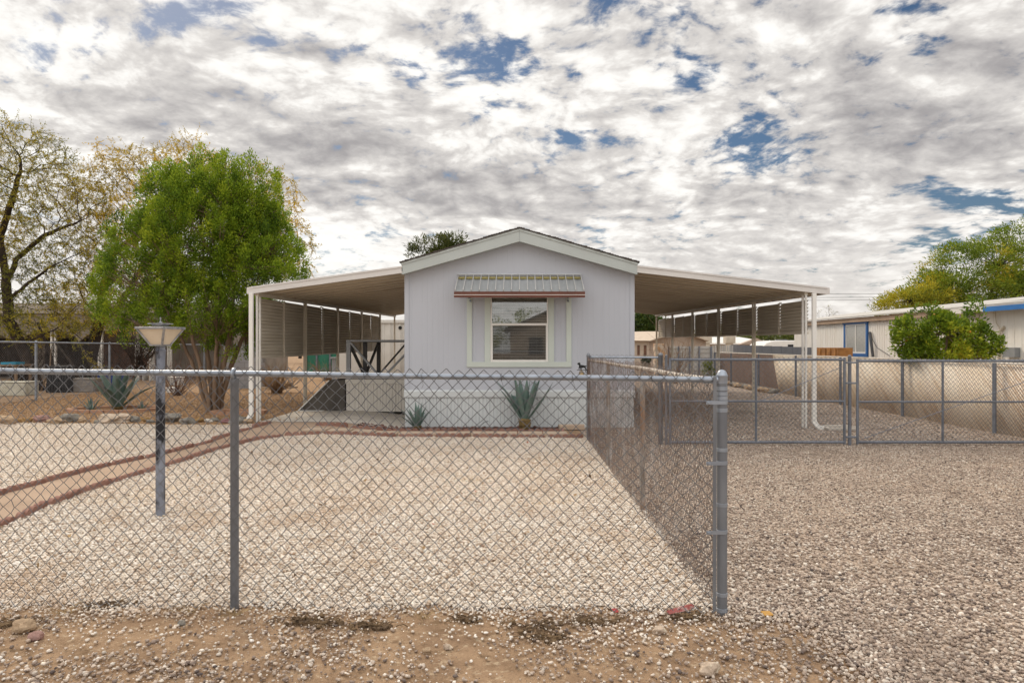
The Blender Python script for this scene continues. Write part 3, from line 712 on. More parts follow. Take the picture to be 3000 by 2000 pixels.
mb.add(vs, fs); mb.build('canopy_sheet', M['awning'], aw, smooth='all')
mb = MB()
for i in range(N_P+1):
    xx = -ahw+2*ahw*i/N_P
    mb.bar((xx, ay0-.012, az0-.002), (xx, ay1+.004, az1+.02), .016, .028)
mb.build('rib', mat('awning_rib', (.58, .58, .57), (.50, .50, .49), 6, 4, .4, .4), aw)
mb = MB(); mb.box(-ahw-.01, ahw+.01, ay0-.03, ay0+.006, az0+.008, az0+.03); mb.build('top_rail', M['awning'], aw, bevel=.003)
mb = MB()
for i in range(N_P):
    xa = -ahw+2*ahw*(i+.08)/N_P; xb = -ahw+2*ahw*(i+.92)/N_P
    def on(y): return az0-.02+(az1-az0+.02)*(ay0-.015-y)/(ay0-.015-ay1-.01)
    mb.add([(xa, 13.605, on(13.605)+.004), (xb, 13.605, on(13.605)+.004), (xb, 13.50, on(13.50)+.004), (xa, 13.50, on(13.50)+.004)], [(0, 1, 2, 3)])
mb.build('olive_strip', M['olive'], aw)
mb = MB(); mb.box(-ahw-.02, ahw+.02, ay1-.006, ay1+.02, 2.485, 2.540); mb.box(-ahw-.02, ahw+.02, ay1-.006, ay1+.02, 2.432, 2.475); mb.box(-ahw-.018, ahw+.018, ay1+.001, ay1+.018, 2.46, 2.50); mb.build('valance', M['brown'], aw)
mb = MB(); mb.box(-ahw-.022, ahw+.022, ay1-.010, ay1+.016, 2.4755, 2.4845)
mb.build('valance_stripe', M['white_metal'], aw)
for sx in (-1, 1):
    mb = MB(); mb.add([(sx*ahw, ay0, az0), (sx*ahw, ay1+.02, az1+.02), (sx*ahw, ay1+.02, 2.44), (sx*ahw, ay0, 2.72)], [(0, 1, 2, 3)])
    mb.build('end_panel', M['awning'], aw)
for px in (1377, 1662):
    xx = hx(px); mb = MB()
    mb.tube([(xx, HY-.02, 2.47), (xx, 13.3, 2.44), (xx, 12.97, 2.47)], .011, 6)
    mb.tube([(xx, HY-.03, 2.43), (xx+.01, HY-.06, 2.41), (xx+.015, HY-.03, 2.40)], .014, 6); mb.build('bracket', M['galv'], aw, smooth=True)

# ------------------------------------------------------------------ carports
def scroll_post(parent, x, y, zt, zb, m):
    mb = MB()
    for dy in (-.075, .075): mb.box(x-.017, x+.017, y+dy-.017, y+dy+.017, zb, zt)
    for zc in np.arange(zb+.3, zt-.1, .58):
        for sg in (-1, 1):
            c = Vector((x, y+sg*.012, zc+sg*.055)); pts = [c+Vector((0, math.cos(t)*.044, math.sin(t)*.052)) for t in np.linspace(0, 2*PI, 11)]
            mb.tube(pts, .0055, 4, False)
    return mb.build('post', m, parent)
def carport(sgn, xi, xo, xpost, xlouv, zin, zout, lz0, lz1, bays, nlouv, spacing, y0, label):
    root = thing('carport', (xpost, y0, terrain(xpost, y0)), label, 'carport')
    y1 = y0+spacing*bays+.35; RISE = .0135
    def rz(x, y): return zin+(zout-zin)*abs(x-xi)/abs(xo-xi)+(y-y0)*RISE
    # pans: ribs run outwards from the house
    prof = []; y = y0+.02; per = .57
    while y < y1-.01:
        for u, d_ in ((0, 0), (.05, 0), (.056, 1), (.17, 1), (.174, .45), (.25, .45), (.254, 1), (.40, 1), (.404, .45), (.48, .45), (.484, 1), (.56, 1), (.566, 0)):
            if y+u < y1: prof.append((y+u, d_*.075))
        y += per
    mb = MB(); vs = []; nx = 2
    for (yy, dz) in prof:
        for k in range(nx):
            xx = xi+(xo-xi)*k/(nx-1); vs.append((xx, yy, rz(xx, yy)-.118+dz))
    mb.add(vs, [(nx*i+k, nx*i+nx+k, nx*i+nx+k+1, nx*i+k+1) for i in range(len(prof)-1) for k in range(nx-1)])
    o = mb.build('roof', M['carport_pan'], root)
    mb = MB()
    mb.prism([(xi, rz(xi, y0)), (xo, rz(xo, y0)), (xo, rz(xo, y0)-.122), (xi, rz(xi, y0)-.122)], y0-.02, y0+.02, 'y')
    mb.prism([(xi, rz(xi, y0)+.008), (xo+sgn*.004, rz(xo, y0)+.008), (xo+sgn*.004, rz(xo, y0)-.022), (xi, rz(xi, y0)-.022)], y0-.032, y0-.0205, 'y')
    mb.prism([(xi, rz(xi, y0)-.10), (xo+sgn*.004, rz(xo, y0)-.10), (xo+sgn*.004, rz(xo, y0)-.124), (xi, rz(xi, y0)-.124)], y0-.029, y0-.0205, 'y')
    mb.build('front_fascia', M['carport_edge'], root)
    mb = MB(); mb.prism([(y0-.02, rz(xo, y0)+.002), (y1, rz(xo, y1)+.002), (y1, rz(xo, y1)-.12), (y0-.02, rz(xo, y0)-.12)], xo, xo+sgn*.05, 'x'); mb.build('gutter', M['carport_edge'], root)
    # beam under the pans along the post line
    mb = MB(); zb_ = lambda yy: rz(xpost, yy)-.115
    mb.prism([(y0+.03, zb_(y0)), (y1-.05, zb_(y1)), (y1-.05, zb_(y1)-.06), (y0+.03, zb_(y0)-.06)], xpost-.03, xpost+.03, 'x'); mb.build('beam', M['cream_metal'], root)
    for i in range(bays+1):
        yy = y0+.12+spacing*i; zt = zb_(yy)-.055
        scroll_post(root, xpost, yy, zt, terrain(xpost, yy)-.02, M['white_metal'] if i == 0 else M['cream_metal'])
    # louvred side panels, two to a bay
    for i in range(nlouv):
        for h in range(2):
            ya = y0+.16+spacing*i+h*spacing/2+.03; yb = ya+spacing/2-.06
            mb = MB(); za, zt = lz0+(ya-y0)*.006, lz1+(ya-y0)*RISE*.8
            n = int(round((zt-za)/.066)); p_ = (zt-za)/n; vs = []; fs = []
            for j in range(n):
                z0_ = za+j*p_
                pr = [(sgn*.022, z0_-.024), (sgn*-.030, z0_-.030), (sgn*-.034, z0_-.016), (sgn*.022, z0_+p_*.99)]
                b_ = len(vs)
                for (dx, zz) in pr: vs += [(xlouv+dx, ya, zz+0), (xlouv+dx, yb, zz+(yb-ya)*RISE*.5)]
                for k in range(3): fs.append((b_+2*k, b_+2*k+1, b_+2*k+3, b_+2*k+2))
            mb.add(vs, fs); mb.box(xlouv-.02, xlouv+.02, ya, yb, za-.045, za-.012)
            mb.build('louver_panel', M['louver'], root)
        ym = y0+.16+spacing*i+spacing/2
        mb = MB(); za, zt = lz0+(ym-y0)*.006, lz1+(ym-y0)*RISE*.8
        mb.box(xlouv-sgn*.03-.012, xlouv-sgn*.03+.012, ym-.022, ym+.022, za-.05, zt)
        for zz in np.arange(za, zt, .066): mb.box(xlouv-.03, xlouv+.02, ym-.03, ym-.022, zz, zz+.03)
        mb.build('louver_stile', M['cream_metal'], root)
    return root, rz
cl, rzl = carport(-1, -2.19, -5.05, -4.93, -4.97, 3.045, 2.650, 1.36, 2.47, 5, 4, 2.95, 13.42, 'white metal carport at left of the house with tall louvred side panels and patio')
cr_, rzr = carport(1, 2.2, 5.75, 5.38, 5.47, 3.055, 2.645, 1.83, 2.43, 5, 5, 2.92, 13.42, 'white metal carport at right of the house with short louvred side panels over gravel')
def downspout(parent, x, y, zt, zb, sx, m):
    mb = MB(); mb.bar((x, y, zt), (x, y, zb+.12), .076, .062, (0, 1, 0))
    mb.bar((x, y-.0005, zb+.15), (x+sx*.06, y-.03, zb+.045), .084, .064, (0, 1, 0)); mb.bar((x+sx*.05, y-.028, zb+.05), (x+sx*.17, y-.05, zb+.03), .083, .063, (0, 1, 0))
    return mb.build('downspout', m, parent, bevel=.006)
downspout(cl, -5.0, 13.36, 2.54, terrain(-5, 13.4), -1, M['white_metal'])
downspout(cr_, 5.49, 13.36, 2.54, 0, 1, M['white_metal'])
mb = MB(); mb.box(-.28, .28, -.16, .16, 0, .05); mb.box(-.26, .26, -.13, -.10, .05, .075); mb.box(-.26, .26, .10, .13, .05, .075)
o = mb.build('splash_block', M['slab'], None, bevel=.01); o.location = (5.92, 13.25, .012); tag(o, 'grey concrete splash block on the gravel below the right downspout', 'splash block')

# ------------------------------------------------------------------ deck and ramp
DY = 15.64; DX0 = -3.78; DZ = .83; DG = terrain(-3.78, 15.6)
deck = thing('deck', (DX0, DY, DG), 'raised deck beside the house with cream ribbed skirting and charcoal cross braced railing', 'deck')
mb = MB(); ribbed(mb, DX0, -HW-.005, DY, DG, DZ-.10, .203, .014); mb.add([(DX0, DY, DG), (DX0, DY+3.4, DG), (DX0, DY+3.4, DZ-.1), (DX0, DY, DZ-.1)], [(0, 1, 2, 3)]); mb.build('skirt_panel', M['deckskirt'], deck)
mb = MB(); mb.box(DX0-.02, -HW-.005, DY-.02, DY+3.45, DZ-.10, DZ-.002); mb.build('deck_floor', M['deckskirt'], deck, bevel=.004)
RT = 1.69
mb = MB(); mb.box(DX0, -HW-.01, DY-.02, DY+.07, RT-.04, RT); mb.box(DX0, DX0+.09, DY+.071, DY+3.4, RT-.04, RT); mb.box(DX0, -HW-.01, DY+3.31, DY+3.40, RT-.039, RT-.001); mb.build('handrail', M['grey_and_lit_rail'], deck, bevel=.004)
for (xx, yy, m_) in ((DX0+.045, DY+.03, 'grey_and_lit_rail'), (DX0+.045, DY+1.7, 'dark_and_shaded_rail'), (DX0+.045, DY+3.36, 'dark_and_shaded_rail'), (-2.95, DY+3.36, 'dark_and_shaded_rail'), (-2.24, DY+3.36, 'dark_and_shaded_rail')):  # one railing: lit front coloured lighter, shaded side and rear coloured darker
    mb = MB(); mb.box(xx-.045, xx+.045, yy-.045, yy+.045, DZ-.002, RT-.041); mb.build('railing_post', M[m_], deck, bevel=.004)
def brace(p, q, m_): mb = MB(); mb.bar(p, q, .04, .085, (0, 1, 0)); mb.build('brace', M[m_], deck, bevel=.003)
brace((DX0+.09, DY+.02, RT-.06), (-3.02, DY+.02, DZ+.02), 'grey_and_lit_rail'); brace((-3.0, DY+.025, DZ+.02), (-2.24, DY+.025, RT-.05), 'grey_and_lit_rail')
brace((DX0+.045, DY+.10, RT-.08), (DX0+.045, DY+1.62, DZ+.03), 'dark_and_shaded_rail'); brace((DX0+.045, DY+3.28, RT-.08), (DX0+.045, DY+1.78, DZ+.03), 'dark_and_shaded_rail')
brace((DX0+.11, DY+3.36, DZ+.03), (-3.0, DY+3.36, RT-.06), 'dark_and_shaded_rail'); brace((-2.9, DY+3.36, RT-.06), (-2.28, DY+3.36, DZ+.03), 'dark_and_shaded_rail')
ramp = thing('access_ramp', (-4.3, DY, DG), 'dark plywood ramp with a bright edge strip sloping down from the deck', 'ramp')
p0 = (-4.81, DG+.03); p1 = (-4.14, DZ-.02); p2 = (-3.805, DZ-.02)
mb = MB(); mb.prism([p0, p1, p2, (-3.805, DG+.03)], DY-.03, DY+.95, 'y'); mb.build('ramp_side', M['ply_dark'], ramp)
mb = MB(); mb.bar((p0[0], DY-.045, p0[1]), (p1[0], DY-.045, p1[1]), .02, .035, (0, 1, 0)); mb.bar((p0[0]+.0, DY-.045, DG+.022), (-4.25, DY-.045, DG+.022), .02, .04, (0, 1, 0)); mb.build('edge_strip', M['white_metal'], ramp)

# ------------------------------------------------------------------ wire fences
def link_wires(mb_pts, O, ux, width, zb, zt, q=.0361, r=.0021, seed=0, jit=.004, off=(0, 0, 0)):
    """zigzag wires of a chain-link fabric; O: start point, ux: unit vector along the fence.  Returns arrays."""
    rr = np.random.default_rng(seed)
    ncol = int(width/q); nrow = int(round((zt-zb)/q)); hz_ = (zt-zb)/nrow
    un = np.array((-ux[1], ux[0], 0.0)); ux = np.array((ux[0], ux[1], 0.0)); O = np.array(O, float)
    cx = rr.normal(0, jit*.5, (ncol+2, nrow+1)); cz = rr.normal(0, jit*.5, (ncol+2, nrow+1))
    low = np.cumsum(rr.normal(0, jit*.12, (ncol+2, nrow+1)), 1)*0.5
    V, Fc = [], []; base = 0
    zs = zb+np.arange(nrow+1)*hz_
    sq = np.array([(1, 0), (0, 1), (-1, 0), (0, -1)], float)
    for i in range(ncol):
        par = (np.arange(nrow+1)+i) % 2
        col = i+par
        x = col*q+cx[col, np.arange(nrow+1)]+low[col, np.arange(nrow+1)]; z = zs+cz[col, np.arange(nrow+1)]
        nn = np.where(par == 0, r*1.1, -r*1.1)
        pts = O[None]+ux[None]*x[:, None]+un[None]*nn[:, None]; pts[:, 2] = O[2]+z
        # ring of four in the plane of (ux, un) is enough: wires run mostly diagonally
        d = np.gradient(pts, axis=0); d /= np.linalg.norm(d, axis=1)[:, None]
        d = .5*(d+np.array((0, 0, 1.0))[None]); d /= np.linalg.norm(d, axis=1)[:, None]
        a = np.cross(d, un[None]); a /= np.linalg.norm(a, axis=1)[:, None]
        ring = pts[:, None, :]+r*(sq[None, :, 0:1]*a[:, None, :]*1.25+sq[None, :, 1:2]*un[None, None, :])
        n = nrow+1; V.append(ring.reshape(-1, 3))
        j = np.arange(n-1)[:, None]*4; k = np.arange(4)[None]
        f = np.stack([j+k, j+(k+1) % 4, j+4+(k+1) % 4, j+4+k], -1).reshape(-1, 4)+base
        Fc.append(f); base += n*4
    return np.concatenate(V), np.concatenate(Fc)
def fabric(parent, O, ux, width, zb, zt, m, q=.0361, r=.0021, seed=0, jit=.004, name='wire_mesh', shear=None):
    V, Fc = link_wires(None, O, ux, width, zb, zt, q, r, seed, jit)
    if shear: V[:, 2] += shear(V)
    return np_mesh(name, V, Fc, 4, m, parent, None, True)

# front fence -------------------------------------------------------------
A = Vector((-.386*4.2-.0, 0, 0))
def fline(px):                                     # fence line in plan, photo column -> depth
    return 4.251-(4.251-4.181)*(px-686)/(2115-686)
def frail(x):                                      # rail height along the front fence
    return 1.3815-.0115*(x+.2)
xl, xr = -3.35, (2095-CX)*4.182/F
def fy(x): return 4.2395-.0247*(x-(-1.46))+.0
ff = thing('chain_link_fence', (xr+.06, fy(xr), 0), 'galvanised chain link fence across the front of the white gravel yard', 'fence')
ang = math.atan2(fy(xr)-fy(xl), xr-xl); ux = (math.cos(ang), math.sin(ang))
fabric(ff, (xl, fy(xl)-.024, 0), ux, (xr-xl)/math.cos(ang)-.012, .02, 1.426, M['wire'], .0361, .0022, 3, .005, shear=lambda V: (-.0115*(V[:, 0]+.2)-.002)*(V[:, 2]/1.4))
mb = MB(); mb.tube([(x, fy(x), frail(x)+(.002*math.sin(x*3))) for x in np.linspace(xl, xr-.005, 24)], .0172, 14); mb.build('top_rail', M['galv'], ff, smooth=True)
mb = MB(); mb.tube([(xr-.07, fy(xr), frail(xr)), (xr+.02, fy(xr), frail(xr))], .021, 14); mb.build('rail_end', M['galv'], ff, smooth=True)
for px in (686, -740):
    x_ = (px-CX)*fline(px)/F
    if x_ < xl: x_ = xl+.01
    mb = MB(); zt = frail(x_)-.03
    mb.lathe([(.0245, -.05), (.0245, zt-.04), (.0265, zt-.035), (.0265, zt), (.02, zt+.006)], (x_, fy(x_)+.012, 0), 16)
    mb.build('line_post', M['galv_post'], ff, smooth=True)
    mb = MB(); mb.tube([(x_+math.cos(t)*.0005, fy(x_)+math.sin(t)*.026, frail(x_)+math.cos(t)*.026) for t in np.linspace(0, 2*PI, 15)], .010, 6, False); mb.tube([(x_, fy(x_)+.01, zt), (x_, fy(x_)+.004, frail(x_)-.02)], .013, 8); mb.build('post_cap', M['galv'], ff, smooth=True)
cxp = (2114-CX)*4.181/F; cyp = fy(cxp)
cp = MB(); cp.lathe([(.0300, -.05), (.0300, 1.385)], (cxp, cyp, 0), 20); corner = cp.build('corner_post', M['galv_post'], ff, smooth=True)
mb = MB(); mb.lathe([(.0318, 1.345), (.0322, 1.385), (.0335, 1.388), (.0335, 1.393), (.030, 1.398), (.026, 1.410), (.018, 1.420), (.008, 1.4245), (.001, 1.4255)], (cxp, cyp, 0), 20); mb.build('post_cap', M['galv'], ff, smooth=True)
for z in (1.260, 1.315, 1.285, .96, .64, .12, 1.19, .03): mb = MB(); mb.lathe([(.0303, z-.011), (.0322, z-.010), (.0322, z+.010), (.0303, z+.011)], (cxp, cyp, 0), 20); mb.build('post_band', M['galv'], ff, smooth=True)
for z in (1.235, .885, .485):
    mb = MB(); mb.lathe([(.0303, z-.011), (.0322, z-.010), (.0322, z+.010), (.0303, z+.011)], (cxp, cyp, 0), 20); mb.bar((cxp-.10, cyp-.033, z), (cxp+.012, cyp-.033, z), .004, .021, (0, 0, 1)); mb.lathe([(.001, -.008), (.011, -.006), (.011, .004), (.001, .006)], (cxp-.085, cyp-.036, z), 8); mb.build('tension_band', M['galv'], ff, smooth=True)
mb = MB(); mb.bar((cxp-.052, cyp-.03, .03), (cxp-.049, cyp-.03, frail(xr)+.02), .019, .005, (0, 1, 0)); mb.build('tension_bar', M['galv_post'], ff)
mb = MB()                                          # twisted wire ties on the rail
for x in np.arange(xl+.3, xr-.1, .42):
    x += random.uniform(-.06, .06)
    mb.tube([(x+.004*math.sin(t*2), fy(x)+math.sin(t)*.021-.003, frail(x)+math.cos(t)*.022) for t in np.linspace(0, 5.6, 10)], .0019, 4)
    mb.tube([(x, fy(x)-.022, frail(x)-.015), (x+.012, fy(x)-.035, frail(x)-.05), (x+.002, fy(x)-.03, frail(x)-.07)], .0017, 4)
mb.build('wire_tie', M['wire'], ff)

# side fence: runs back from the corner to the house ------------------------
sf = thing('chain_link_fence', (1.18, 8, 0), 'rusty chain link fence running back from the corner post beside the driveway', 'fence')
def sx_(y): return cxp-.012-.005*(y-4.2)*.8
def sh_(y): return 1.357-.004*(y-4.2)
ang = math.atan2(7.55, sx_(11.8)-sx_(4.25)); ux = (math.cos(ang), math.sin(ang))
fabric(sf, (sx_(4.27)-.02, 4.24, 0), ux, 7.55, .02, 1.41, M['rust_wire'], .0361, .0015, 5, .014, shear=lambda V: -.004*(V[:, 1]-4.2)*(V[:, 2]/1.4)+.014*np.sin(V[:, 1]*2.1)*(V[:, 2]/1.4))
mb = MB(); mb.tube([(sx_(y), y, sh_(y)+.004*math.sin(y*2.1)) for y in np.linspace(4.23, 11.8, 24)], .0175, 12); mb.build('top_rail', M['flaked_rail'], sf, smooth=True)
for px, m_ in ((1883, 'rust_post'), (1785, 'rust_post')):
    y = 1.17*F/(px-CX); mb = MB(); mb.lathe([(.0225, -.05), (.0225, sh_(y)-.02)], (sx_(y)+.012, y, 0), 14); mb.build('line_post', M[m_], sf, smooth=True)
y = 11.82; mb = MB(); mb.lathe([(.03, -.05), (.03, 1.385), (.033, 1.39), (.033, 1.405), (.024, 1.43), (.006, 1.443)], (sx_(y), y, 0), 16); mb.build('end_post', M['galv_post'], sf, smooth=True)
mb = MB()
for y in np.arange(4.5, 11.7, .36):
    mb.tube([(sx_(y)+math.sin(t)*.022, y+.003*math.sin(t*3), sh_(y)+math.cos(t)*.022) for t in np.linspace(0, 5.8, 9)], .003, 4)
mb.build('wire_tie', M['rust_wire'], sf)

# dog bell hanging from the end post ----------------------------------------
bx, by = (1703-CX)*11.74/F, 11.74
def bp(px, py): return ((px-CX)*by/F, E-(py-CY)*by/F)
bell = thing('garden_bell', (bx, by, 1.15), 'black iron dog figure above a small brass bell on the fence end post', 'garden bell')
zd = [(1697, 204), (1704, 196), (1716, 192), (1726, 198), (1727, 214), (1745, 216), (1762, 219), (1772, 222), (1781, 219), (1783, 226), (1774, 233), (1778, 246), (1782, 258), (1772, 259), (1768, 248), (1758, 240), (1744, 243), (1736, 246), (1737, 259), (1725, 260), (1726, 247), (1716, 244), (1718, 256), (1710, 257), (1709, 240), (1713, 228), (1710, 215), (1700, 212)]
dogp = [bp(1150+(a)/3.136, 1000+b/3.136) for a, b in zd]
mb = MB(); mb.prism(dogp, by-.006, by+.006, 'y'); mb.build('dog_figure', M['black'], bell, bevel=.002)
mb = MB()
gz = bp(0, 1083.5)[1]
mb.bar((bp(1690, 0)[0], by, gz), (1.14, by, gz), .008, .010)
c = Vector((bp(1718.5, 0)[0], by, bp(0, 1088)[1])); mb.tube([c+Vector((math.cos(t)*.024*(1-t/14), 0, math.sin(t)*.024*(1-t/14))) for t in np.linspace(0, 8, 22)], .0045, 5)
mb.build('bracket', M['black'], bell)
bc = Vector((bp(1703.5, 0)[0], by, bp(0, 1103)[1]))
mb = MB(); mb.lathe([(.066, 0), (.068, .006), (.058, .018), (.045, .045), (.038, .075), (.030, .09), (.012, .098), (.004, .104)], bc, 18); mb.tube([bc+Vector((0, 0, .10)), bc+Vector((0, 0, .125))], .006, 6); mb.build('bell', M['brass'], bell, smooth=True)

# cross fence and gates -------------------------------------------------------
GY = 11.18; gs = GY/F
def gx(px): return (px-CX)*gs
cf = thing('chain_link_fence', (1.7, 11.6, 0), 'short galvanised chain link fence between the house fence end post and the gate post', 'fence')
pA = Vector((sx_(11.82), 11.84, 0)); pB = Vector(((1935-CX)*11.35/F, 11.35, 0)); dv = (pB-pA); ux = (dv.x/dv.length, dv.y/dv.length)
fabric(cf, (pA.x, pA.y, 0), ux, dv.length, .04, 1.42, M['wire'], .0361, .0018, 8, .003)
mb = MB(); mb.tube([pA+Vector((.03, 0, 1.375)), pB+Vector((0, 0, 1.375))], .0175, 10); mb.build('top_rail', M['galv'], cf, smooth=True)
mb = MB(); mb.lathe([(.037, -.05), (.037, 1.40), (.041, 1.405), (.041, 1.42), (.03, 1.44), (.008, 1.45)], pB, 14); mb.build('gate_post', M['galv_post'], cf, smooth=True)

def gate(px0, px1, verts, label, ztop, diag, group):
    x0, x1 = gx(px0), gx(px1)
    g = thing('drive_gate', ((x0+x1)/2, GY, 0), label, 'gate', group)
    z0, z1 = .06, ztop; zm = (z0+z1)/2-.005
    mb = MB()
    for z in (z0, z1): mb.tube([(x0, GY, z), (x1, GY, z)], .0205, 10)
    for x in (x0, x1): mb.tube([(x, GY, z0-.03), (x, GY, z1+.03)], .0205, 10)
    mb.build('frame', M['gate_metal'], g, smooth=True)
    mb = MB(); mb.tube([(x0, GY+.001, zm), (x1, GY+.001, zm)], .017, 10); mb.build('mid_rail', M['gate_metal'], g, smooth=True)
    for v in verts: mb = MB(); mb.tube([(gx(v), GY+.002, z0), (gx(v), GY+.002, z1)], .018, 10); mb.build('upright', M['gate_metal'], g, smooth=True)
    mb = MB()
    for (a, b) in diag: mb.tube([(gx(a[0]), GY-.02, z0+(z1-z0)*a[1]), (gx(b[0]), GY-.02, z0+(z1-z0)*b[1])], .0055, 6)
    mb.build('brace_rod', M['gate_metal'], g, smooth=True)
    fabric(g, (x0, GY-.022, 0), (1, 0), x1-x0, z0-.02, z1+.035, M['gate_metal'], .0361, .0028, 11, .003)
    return g
g1 = gate(1963, 2474, (2215,), 'left leaf of the double wire drive gate, next to the corner post in view', 1.345, [((2215, .48), (2474, .93))], 'drive gates')
g2 = gate(2512, 3140, (2762,), 'right leaf of the double wire drive gate, running out of view', 1.325, [((2530, .05), (3140, .95))], 'drive gates')
mb = MB()
gp = thing('gate_post', (gx(2491), GY+.02, 0), 'dark steel post standing between the two wire drive gate leaves', 'post')
mb.lathe([(.026, -.05), (.026, 1.395), (.028, 1.40), (.02, 1.415), (.004, 1.42)], (gx(2491), GY+.02, 0), 14); mb.build('shaft', M['gate_metal'], gp, smooth=True)
for z in (1.30, .98, .14): mb = MB(); mb.bar((gx(2478), GY-.004, z), (gx(2508), GY-.004, z), .03, .028); mb.build('latch', M['gate_metal'], gp, bevel=.004)
mb = MB(); gp2 = thing('gate_post', (gx(1953), GY+.03, 0), 'slim steel hinge post beside the left wire drive gate leaf', 'post')
mb.lathe([(.02, -.05), (.02, 1.40), (.022, 1.41), (.004, 1.425)], (gx(1953), GY+.03, 0), 12); mb.build('shaft', M['gate_metal'], gp2, smooth=True)
for z in (1.2, .25): mb = MB(); mb.bar((gx(1950), GY+.005, z), (gx(1964), GY+.005, z), .03, .03); mb.build('hinge', M['gate_metal'], gp2)

# right boundary fence with cream sheeting behind the wire ----------------------
def sheetmat():
    m, nt, N, L, b = newmat('rust_stained_cream_sheet')
    tc = N.new('ShaderNodeTexCoord'); sp = N.new('ShaderNodeSeparateXYZ'); L.new(tc.outputs['Object'], sp.inputs[0])
    def mth(op, a, b_=0.0):
        n = N.new('ShaderNodeMath'); n.operation = op
        for i, v in enumerate((a, b_)):
            if isinstance(v, bpy.types.NodeSocket): L.new(v, n.inputs[i])
            else: n.inputs[i].default_value = v
        return n.outputs[0]
    nw = N.new('ShaderNodeTexNoise'); L.new(tc.outputs['Object'], nw.inputs['Vector']); nw.inputs['Scale'].default_value = 6
    nb = N.new('ShaderNodeTexNoise'); L.new(tc.outputs['Object'], nb.inputs['Vector']); nb.inputs['Scale'].default_value = .55; nb.inputs['Detail'].default_value = 6
    u = mth('ADD', mth('DIVIDE', mth('ADD', sp.outputs[1], sp.outputs[2]), .0722), mth('MULTIPLY', nw.outputs[0], .25))
    w = mth('ADD', mth('DIVIDE', mth('SUBTRACT', sp.outputs[1], sp.outputs[2]), .0722), mth('MULTIPLY', nw.outputs[0], .25))
    def ln(v): return mth('LESS_THAN', mth('ABSOLUTE', mth('SUBTRACT', mth('FRACT', v), .5)), .17)
    lines = mth('MAXIMUM', mth('MULTIPLY', ln(u), .3), ln(w))       # rust printed on the sheet by the wire, stronger one way
    mr = N.new('ShaderNodeMapRange'); L.new(nb.outputs[0], mr.inputs[0]); mr.inputs[1].default_value = .38; mr.inputs[2].default_value = .66; mr.inputs[3].default_value = .22; mr.inputs[4].default_value = 1
    r = N.new('ShaderNodeValToRGB'); nn = N.new('ShaderNodeTexNoise'); L.new(tc.outputs['Object'], nn.inputs['Vector']); nn.inputs['Scale'].default_value = 1.4; nn.inputs['Detail'].default_value = 8
    L.new(nn.outputs[0], r.inputs[0]); r.color_ramp.elements[0].position = .35; r.color_ramp.elements[1].position = .7
    r.color_ramp.elements[0].color = (.88, .83, .73, 1); r.color_ramp.elements[1].color = (.80, .71, .57, 1)
    mx = N.new('ShaderNodeMix'); mx.data_type = 'RGBA'; L.new(mth('MULTIPLY', lines, mr.outputs[0]), mx.inputs[0]); L.new(r.outputs[0], mx.inputs[6]); mx.inputs[7].default_value = (.30, .14, .055, 1)
    cb = N.new('ShaderNodeCombineXYZ'); L.new(mth('MULTIPLY', mth('SUBTRACT', sp.outputs[1], mth('MULTIPLY', sp.outputs[2], 1.1)), 5.0), cb.inputs[0]); L.new(mth('MULTIPLY', mth('ADD', sp.outputs[1], sp.outputs[2]), .35), cb.inputs[1])
    ns = N.new('ShaderNodeTexNoise'); L.new(cb.outputs[0], ns.inputs['Vector']); ns.inputs['Scale'].default_value = 1.3; ns.inputs['Detail'].default_value = 5
    m2 = N.new('ShaderNodeMapRange'); L.new(ns.outputs[0], m2.inputs[0]); m2.inputs[1].default_value = .50; m2.inputs[2].default_value = .72; m2.inputs[4].default_value = .75
    mx2 = N.new('ShaderNodeMix'); mx2.data_type = 'RGBA'; L.new(m2.outputs[0], mx2.inputs[0]); L.new(mx.outputs[2], mx2.inputs[6]); mx2.inputs[7].default_value = (.40, .24, .11, 1)      # rust that has run down along the wire
    L.new(mx2.outputs[2], b.inputs['Base Color']); b.inputs['Roughness'].default_value = .7; return m
M['cream_sheet'] = sheetmat()
rf = thing('chain_link_fence', (8.5, 18, 0), 'long chain link boundary fence lined with rust stained cream sheeting at right', 'fence')
mb = MB(); mb.tube([(8.48, y, 1.25+.0015*(y-12)) for y in np.linspace(6.2, 31, 8)], .019, 8); mb.build('top_rail', M['flaked_rail'], rf, smooth=True)
for y in (9.7, 12.74, 15.8, 18.85, 21.9, 25.3, 28.6, 31):
    mb = MB(); mb.lathe([(.034, -.05), (.034, 1.26)], (8.44, y, 0), 10); mb.build('line_post', M['gate_metal'], rf, smooth=True)
V1, F1 = link_wires(None, (8.46, 6.2, 0), (0, 1), 24.6, .03, 1.29, .0361, .0011, 21, .004); np_mesh('wire_mesh', V1, F1, 4, M['flaked_rail'], rf)
mb = MB()
ys = np.linspace(6.2, 23.6, 60); vs = []
for i, y in enumerate(ys):
    b = .02*math.sin(y*1.7)+.012*math.sin(y*4.1); vs += [(8.53+b, y, .0), (8.53+b*.3, y+ (.55 if i == len(ys)-1 else 0), 1.245)]
mb.add(vs, [(2*i, 2*i+2, 2*i+3, 2*i+1) for i in range(len(ys)-1)])
o = mb.build('sheeting', M['cream_sheet'], rf, smooth='all'); sm = o.modifiers.new('thick', 'SOLIDIFY'); sm.thickness = .006

